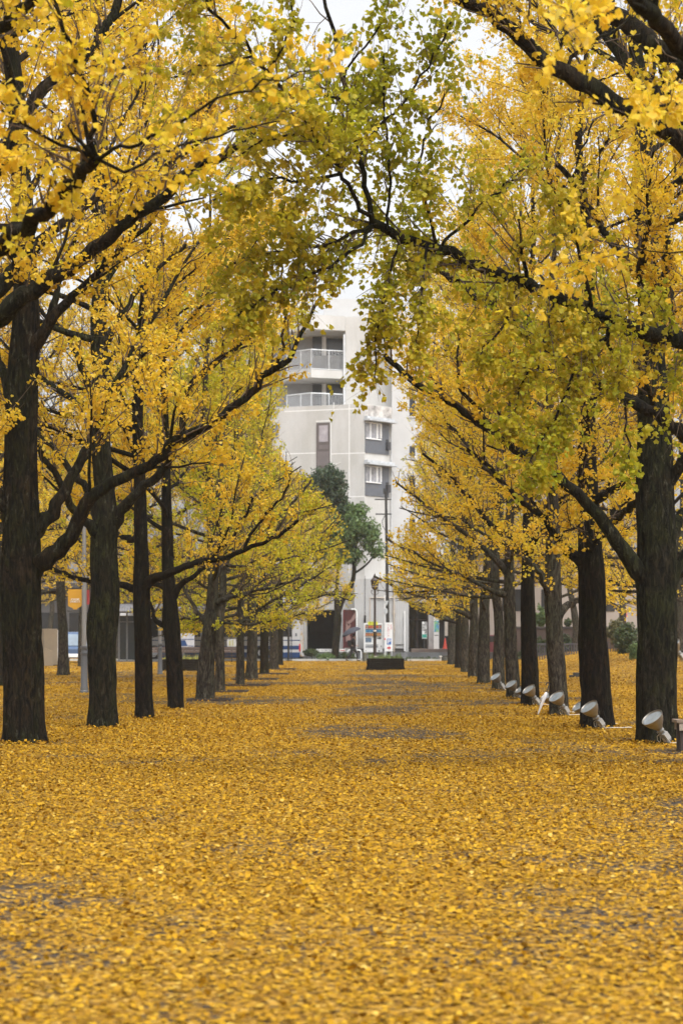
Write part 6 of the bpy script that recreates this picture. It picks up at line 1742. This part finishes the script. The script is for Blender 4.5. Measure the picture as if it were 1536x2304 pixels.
shrub(1368, 1400, 1395, 1450, 100.0, 'olive bush beside the dark bush on the bank', OLIVE, 2600, .11, 25, 'bush', 'bushes on the bank', mound(np.array(12.), np.array(100.)).item())
shrub(1418, 1440, 1450, 1490, 82.0, 'small light green bush at the left foot of the thickest right trunk', EVERL, 1600, .08, 26, 'bush', 'bushes on the bank', mound(np.array(10.6), np.array(82.)).item())
shrub(1505, 1560, 1430, 1486, 92.0, 'dark hedge at the right edge behind the thickest trunk', HEDGE, 5000, .11, 27, 'hedge', None, mound(np.array(14.), np.array(92.)).item())
t = None
def fence(px0, px1, D, top, lab):
    s = D / F
    x0, x1 = (px0 - VX) * s, (px1 - VX) * s
    zb = mound(np.array((x0 + x1) / 2), np.array(D)).item()
    t = thing('picket_fence', lab, 'fence', (x0, D, zb), 0, 'dark picket fences on the bank')
    zt = zz(top, D) - zb
    FM = bpy.data.materials.get('fence_grey') or plain('fence_grey', (.055, .048, .055), .7, .25, 5)
    mb = MB(); n = int((x1 - x0) / .13)
    for i in range(n):
        mb.box(i * .13, i * .13 + .055, 0, .03, -.35, zt - .02)
    mb.build('pickets', FM, t)
    mb = MB(); mb.box(0, x1 - x0, -.03, .06, zt - .02, zt + .05); mb.box(0, x1 - x0, .031, .06, .12, .18); mb.build('rail', FM, t)
fence(1196, 1312, 106.0, 1450, 'dark picket fence between the grey and the very dark right trunks')
fence(1366, 1394, 101.0, 1446, 'short piece of dark picket fence beside the olive bush')
D = 118.0; s = D / F
t = thing('pole_banner', 'tall pink and teal banner behind the bush on the bank', 'banner', ((1397 - VX) * s, D, 0))
mb = MB(); mb.tube([(0, 0, -.1), (0, 0, zz(1362, D))], .03, 8); mb.build('pole', plain('orange_pole', (.62, .36, .14), .5), t)
mb = MB(); mb.box(.035, .035 + 12 * s, -.003, .003, zz(1412, D), zz(1366, D)); cl = mb.build('cloth', plain('pale_banner', (.55, .52, .52), .8), t)
mb = MB(); mb.box(.036, .034 + 12 * s, -.008, -.004, zz(1388, D), zz(1371, D)); mb.build('pink_panel', plain('pink_print', (.60, .10, .22), .7, .3, 8), cl)
mb = MB(); mb.box(.035, .035 + 12 * s, -.003, .003, zz(1432, D), zz(1412.1, D)); mb.build('teal_panel', plain('teal_print', (.06, .38, .36), .7, .3, 8), t)
D = 60.0; X_ = (1302 - VX) * D / F; X_ = (1299 - VX) * 71 / F
mb = MB(); mb.box(-.16, .18, -.1, .12, -.03, .16); mb.box(-.30, -.162, -.08, .1, -.03, .07); o = mb.build('stone_block', plain('black_stone', (.03, .03, .03), .8, .3, 6), bevel=.02)
o.location = (X_, 71, mound(np.array(X_), np.array(71.)).item()); tag(o, 'small dark stone block on the leafy bank behind the second right trunk', 'stone')
# a dark red car far behind the right trunks
D = 124.0; s = D / F
t = thing('parked_car', 'dark red car parked in shadow behind the right row', 'car', ((1108 - VX) * s, D, .3))
DR = plain('dark_red_paint', (.10, .02, .03), .3)
mb = MB(); prof = [(-1.9, .3), (-1.95, .75), (-1.2, .88), (-.6, 1.38), (.7, 1.40), (1.4, .95), (1.9, .85), (1.95, .3)]; k = len(prof)
mb.add([(x, y, z) for y in (0, 1.6) for x, z in prof], [tuple(range(k)), tuple(range(k, 2 * k))] + [(i, (i + 1) % k, k + (i + 1) % k, k + i) for i in range(k)]); mb.build('body', DR, t, bevel=.06)
mb = MB(); mb.add([(-1.0, -.006, .92), (1.2, -.006, .96), (.62, -.006, 1.32), (-.52, -.006, 1.30), (-1.0, -.02, .92), (1.2, -.02, .96), (.62, -.02, 1.32), (-.52, -.02, 1.30)], [(0, 1, 2, 3), (4, 5, 6, 7), (0, 1, 5, 4), (1, 2, 6, 5), (2, 3, 7, 6), (3, 0, 4, 7)]); mb.build('window', DKGLASS, t)
for x in (-1.2, 1.2):
    mb = MB(); mb.lathe([(.0001, -.06), (.3, -.06), (.32, .1), (.0001, .1)], 18, M=Matrix.Translation((x, 0, .32)) @ Matrix.Rotation(R(-90), 4, 'X')); mb.build('wheel', bpy.data.materials['tyre'], t, smooth=True)


# ------------------------------------------------------------------ people
def skinned(name, chains, mat_, parent=None, subd=2, smooth=True):
    """one continuous body grown over joints: chains of (point, radius), first point of later chains is an index into the list"""
    vs, es, rad = [], [], []
    for ch in chains:
        prev = None
        for it in ch:
            if isinstance(it, int): prev = it; continue
            vs.append(it[0]); rad.append(it[1]); i = len(vs) - 1
            if prev is not None: es.append((prev, i))
            prev = i
    me = bpy.data.meshes.new(name); me.from_pydata(vs, es, [])
    o = bpy.data.objects.new(name, me); COL.objects.link(o)
    md = o.modifiers.new('s', 'SKIN'); md.use_smooth_shade = True
    for i, r in enumerate(rad):
        sv = me.skin_vertices[0].data[i]
        sv.radius = (r, r) if not isinstance(r, tuple) else r
        sv.use_root = (i == 0)
    sb = o.modifiers.new('b', 'SUBSURF'); sb.levels = subd; sb.render_levels = subd
    dg = bpy.context.evaluated_depsgraph_get()
    m2 = bpy.data.meshes.new_from_object(o.evaluated_get(dg))
    COL.objects.unlink(o); bpy.data.objects.remove(o)
    m2.name = name; m2.materials.clear(); m2.materials.append(mat_)
    m2.polygons.foreach_set('use_smooth', [True] * len(m2.polygons))
    return link(bpy.data.objects.new(name, m2), parent)


SKIN = plain('skin', (.48, .30, .22), .55, .08, 8)
HAIR = plain('black_hair', (.016, .013, .012), .5, .2, 12)
COAT = plain('dark_brown_coat', (.017, .012, .012), .85, .2, 8)
TROU = plain('black_trousers', (.018, .018, .020), .85, .2, 8)
BAGM = plain('black_bag', (.014, .014, .016), .7, .2, 8)

def person(lab, loc, rz, pose, coat_m, trou_m):
    """faces local +X; pose: dict of joints"""
    t = thing('person', lab, 'person', loc, rz)
    J = pose
    V = Vector
    # body: pelvis root, spine, neck, head; arms with hands; legs with feet
    ch = [[(J['pelvis'], .10), (J['belly'], .105), (J['chest'], .125), (J['neck0'], .07), (J['neck'], .047), (J['jaw'], .062), (J['head'], .088), (J['top'], .06)]]
    n = 8
    for sd in ('l', 'r'):
        ch.append([2, (J['sh' + sd], .055), (J['el' + sd], .040), (J['wr' + sd], .026), (J['pa' + sd], (.036, .02))]); n0 = n; n += 4
        pa, wr = V(J['pa' + sd]), V(J['wr' + sd])
        d = (pa - wr).normalized(); side = d.orthogonal().normalized(); up_ = d.cross(side)
        for q, (off, ln) in enumerate(((-.026, .070), (-.009, .082), (.009, .078), (.026, .06))):
            a = pa + side * off + d * .02; b = a + d * ln * .5 + up_ * .012; c = a + d * ln * .8 + up_ * .038
            ch.append([n0 + 3, (tuple(a), .009), (tuple(b), .0085), (tuple(c), .007)]); n += 3
        a = pa - side * .036 - d * .02; b = a - side * .018 + d * .03 + up_ * .015; c = b + d * .028 + up_ * .012
        ch.append([n0 + 3, (tuple(a), .010), (tuple(b), .009), (tuple(c), .0075)]); n += 3
    for sd in ('l', 'r'):
        ch.append([0, (J['hip' + sd], .085), (J['kn' + sd], .056), (J['an' + sd], .040), (J['he' + sd], .038), (J['to' + sd], .034)])
    skinned('body', ch, SKIN, t)
    h = V(J['head'])
    # face and ears
    mb = MB(); mb.tube([h + V((.082, 0, .01)), h + V((.108, 0, -.022)), h + V((.088, 0, -.03))], [.008, .014, .008], 8); mb.build('nose', SKIN, t, smooth=True)
    for y in (-.032, .032):
        mb = MB(); mb.lathe([(.0001, -.009), (.007, -.005), (.009, 0), (.007, .005), (.0001, .009)], 10, c=h + V((.080, y, .012))); mb.build('eye', HAIR, t, smooth=True)
        mb = MB(); mb.lathe([(.0001, -.03), (.012, -.02), (.016, .005), (.012, .026), (.0001, .032)], 10, c=h + V((0.0, y * 2.7, -.012))); mb.build('ear', SKIN, t, smooth=True)
    mb = MB(); mb.box(h.x + .082, h.x + .090, -.024, .024, h.z - .058, h.z - .050); mb.build('mouth', plain('lips', (.35, .12, .10), .5) if 'lips' not in bpy.data.materials else bpy.data.materials['lips'], t)
    mb = MB(); prof = [(.095, -.06), (.104, 0), (.098, .06), (.07, .105), (.0001, .125)]
    mb.lathe(prof, 18, c=h + V((-.022, 0, .012))); mb.build('hair', HAIR, t, smooth=True)
    # coat and trousers follow the body with a little ease
    cb = [[(J['pelvis'], (.15, .15)), (J['belly'], .165), (J['chest'], .18), (J['neck0'], .095)], [0, (J['hem'], (.185, .18))]]
    k = 5
    for sd in ('l', 'r'):
        sl = V(J['wr' + sd])
        cb.append([2, (J['sh' + sd], .085), (J['el' + sd], .07), (tuple(sl), .052)])
    skinned('coat', cb, coat_m, t)
    tb = [[(J['pelvis'], .115)]]
    for sd in ('l', 'r'):
        tb.append([0, (J['hip' + sd], .12), (J['kn' + sd], .09), (tuple(V(J['an' + sd]) + V((0, 0, .0))), .072)])
    skinned('trousers', tb, trou_m, t)
    for sd in ('l', 'r'):
        a, b_, c_ = V(J['an' + sd]), V(J['he' + sd]), V(J['to' + sd])
        skinned('shoe', [[(tuple(a), .050), (tuple(b_), .050), (tuple((b_ + c_) / 2), (.046, .04)), (tuple(c_), (.040, .032))]], BLACK, t)
    return t

walk = dict(pelvis=(0, 0, .93), belly=(.015, 0, 1.08), chest=(.05, 0, 1.30), neck0=(.065, 0, 1.45), neck=(.085, 0, 1.51), jaw=(.115, 0, 1.565), head=(.11, 0, 1.63), top=(.10, 0, 1.70), hem=(-.01, 0, .74),
            shl=(.05, .19, 1.40), ell=(.02, .25, 1.13), wrl=(.22, .20, 1.00), pal=(.29, .19, .99),
            shr=(.05, -.19, 1.40), elr=(.02, -.22, 1.14), wrr=(.13, -.12, 1.32), par=(.15, -.10, 1.39),
            hipl=(.02, .09, .88), knl=(.28, .09, .52), anl=(.30, .09, .12), hel=(.28, .09, .05), tol=(.48, .09, .05),
            hipr=(-.02, -.09, .88), knr=(-.10, -.09, .48), anr=(-.38, -.09, .16), her=(-.42, -.09, .10), tor=(-.26, -.09, .04))
D = 127.6; s = D / F
PX_ = (793 - VX) * s
person('person walking right in dark clothes, holding a slate blue umbrella', (PX_, D, 0.0), 0, walk, COAT, TROU)
# shoulder bag on the back
mb = MB(); mb.box(-.32, -.08, -.16, .16, .93, 1.34)
bgo = mb.build('backpack', BAGM, bevel=.06, smooth=True); bgo.location = (PX_ + .0, D, 0); tag(bgo, 'black backpack on the walking person', 'backpack')
# open umbrella, tilted over the shoulder
t = thing('open_umbrella', 'slate blue open umbrella tilted over the walking person', 'umbrella', (PX_ + .15, D - .10, 1.36))
M = Vector((-.40, -.10, .86)).normalized().to_track_quat('Z', 'Y').to_matrix().to_4x4()
UB = plain('slate_blue_cloth', (.036, .038, .052), .8, .1, 4)
mb = MB(); nn_ = 8; rr_ = []
vs, fs = [(M @ Vector((0, 0, .80)))], []
rings = 7
for i in range(1, rings + 1):
    f = i / rings
    for k in range(nn_ * 4):
        a = 2 * math.pi * k / (nn_ * 4)
        sc = 1 - .045 * abs(math.sin(a * nn_ / 2)) * f
        vs.append(M @ Vector((.66 * math.sin(f * 1.25) / math.sin(1.25) * sc * math.cos(a), .66 * math.sin(f * 1.25) / math.sin(1.25) * sc * math.sin(a), .80 - .30 * f ** 2 + .02 * abs(math.sin(a * nn_ / 2)) * f)))
k4 = nn_ * 4
for k in range(k4): fs.append((0, 1 + k, 1 + (k + 1) % k4))
for i in range(rings - 1):
    for k in range(k4): fs.append((1 + i * k4 + k, 1 + (i + 1) * k4 + k, 1 + (i + 1) * k4 + (k + 1) % k4, 1 + i * k4 + (k + 1) % k4))
mb.add(vs, fs); cn = mb.build('canopy', UB, t, smooth=True, angle=60)
sm = cn.modifiers.new('t', 'SOLIDIFY'); sm.thickness = .004
mb = MB(); mb.tube([M @ Vector((0, 0, -.05)), M @ Vector((0, 0, .86))], .008, 8); mb.build('shaft', BLACK, t)
for k in range(nn_):
    a = 2 * math.pi * k / nn_
    mb = MB(); mb.tube([M @ Vector((.66 * math.sin(f * 1.25) / math.sin(1.25) * math.cos(a), .66 * math.sin(f * 1.25) / math.sin(1.25) * math.sin(a), .792 - .30 * f ** 2)) for f in (.05, .4, .7, 1.0)], .004, 5); mb.build('rib', BLACK, t)
mb = MB(); mb.tube([M @ Vector((0, 0, -.12)), M @ Vector((0, 0, .0))], .014, 8); mb.build('handle', BLACK, t)

stand = dict(walk)
stand.update(hipl=(.0, .09, .88), knl=(.03, .09, .50), anl=(.0, .09, .10), hel=(-.03, .09, .05), tol=(.16, .09, .04), hipr=(0, -.09, .88), knr=(.02, -.09, .50), anr=(-.01, -.09, .10), her=(-.04, -.09, .05), tor=(.15, -.09, .04),
             wrr=(.05, -.25, .90), par=(.07, -.25, .83), elr=(.0, -.25, 1.13), wrl=(.05, .25, .90), pal=(.07, .25, .83), hem=(-.01, 0, .60))
D = 124.0; s = D / F
person('person in a beige coat half hidden behind the slim third left trunk', ((302 - VX) * s, D, 0), R(160), stand, plain('beige_coat', (.40, .30, .22), .85, .1, 6), TROU)
# ------------------------------------------------------------------ sky, light, camera
w = bpy.data.worlds.new('World'); scene.world = w; w.use_nodes = True
nt = w.node_tree; bg = nt.nodes['Background']
sky = nt.nodes.new('ShaderNodeTexSky'); sky.sky_type = 'NISHITA'; sky.sun_disc = False
SUN_EL, SUN_AZ = R(62), R(150)
sky.sun_elevation = SUN_EL; sky.sun_rotation = SUN_AZ; sky.air_density = 1.0; sky.dust_density = 6.0; sky.ozone_density = 1.0
hs = nt.nodes.new('ShaderNodeHueSaturation'); hs.inputs['Saturation'].default_value = .12      # overcast: the cloud layer is nearly white
lk(nt, sky.outputs[0], hs.inputs['Color']); lk(nt, hs.outputs[0], bg.inputs['Color'])
bg.inputs['Strength'].default_value = 0.15
sl = bpy.data.lights.new('sun', 'SUN'); sl.energy = 0.5; sl.angle = R(30); sl.color = (1, .97, .92)
so = bpy.data.objects.new('sun', sl); COL.objects.link(so)
dirv = Vector((math.sin(SUN_AZ) * math.cos(SUN_EL), math.cos(SUN_AZ) * math.cos(SUN_EL), math.sin(SUN_EL)))
so.rotation_euler = dirv.to_track_quat('Z', 'Y').to_euler()

cam = bpy.data.cameras.new('camera'); co_ = bpy.data.objects.new('camera', cam); COL.objects.link(co_)
co_.location = (0, 0, CH); co_.rotation_euler = (R(90), 0, 0)
cam.sensor_fit = 'HORIZONTAL'; cam.sensor_width = 24; cam.lens = 24 * F / 1536
cam.shift_x = -(VX - 768) / 1536 ; cam.shift_y = (HY - 1152) / 1536
cam.clip_start = .1; cam.clip_end = 4000
cam.dof.use_dof = True; cam.dof.focus_distance = 27.0; cam.dof.aperture_fstop = 3.5
scene.camera = co_
scene.view_settings.view_transform = 'Standard'; scene.view_settings.look = 'None'
scene.view_settings.exposure = 1.15; scene.view_settings.gamma = 1.0
scene.cycles.max_bounces = 7; scene.cycles.diffuse_bounces = 4; scene.cycles.glossy_bounces = 2; scene.cycles.transmission_bounces = 5; scene.cycles.transparent_max_bounces = 4
scene.cycles.use_denoising = True


# moist autumn air
mb = MB(); mb.box(-690, 690, -690, 690, -1.2, 34)
hz = mb.build('haze', [])
m = bpy.data.materials.new('moist_air'); m.use_nodes = True; nt = m.node_tree
nt.nodes.remove(nt.nodes['Principled BSDF'])
pv_ = nt.nodes.new('ShaderNodeVolumePrincipled'); pv_.inputs['Color'].default_value = (.93, .94, .96, 1); pv_.inputs['Density'].default_value = .0003; pv_.inputs['Anisotropy'].default_value = .2
lk(nt, pv_.outputs[0], nt.nodes['Material Output'].inputs['Volume'])
hz.data.materials.append(m)
tag(hz, kind='stuff')
scene.cycles.volume_bounces = 1
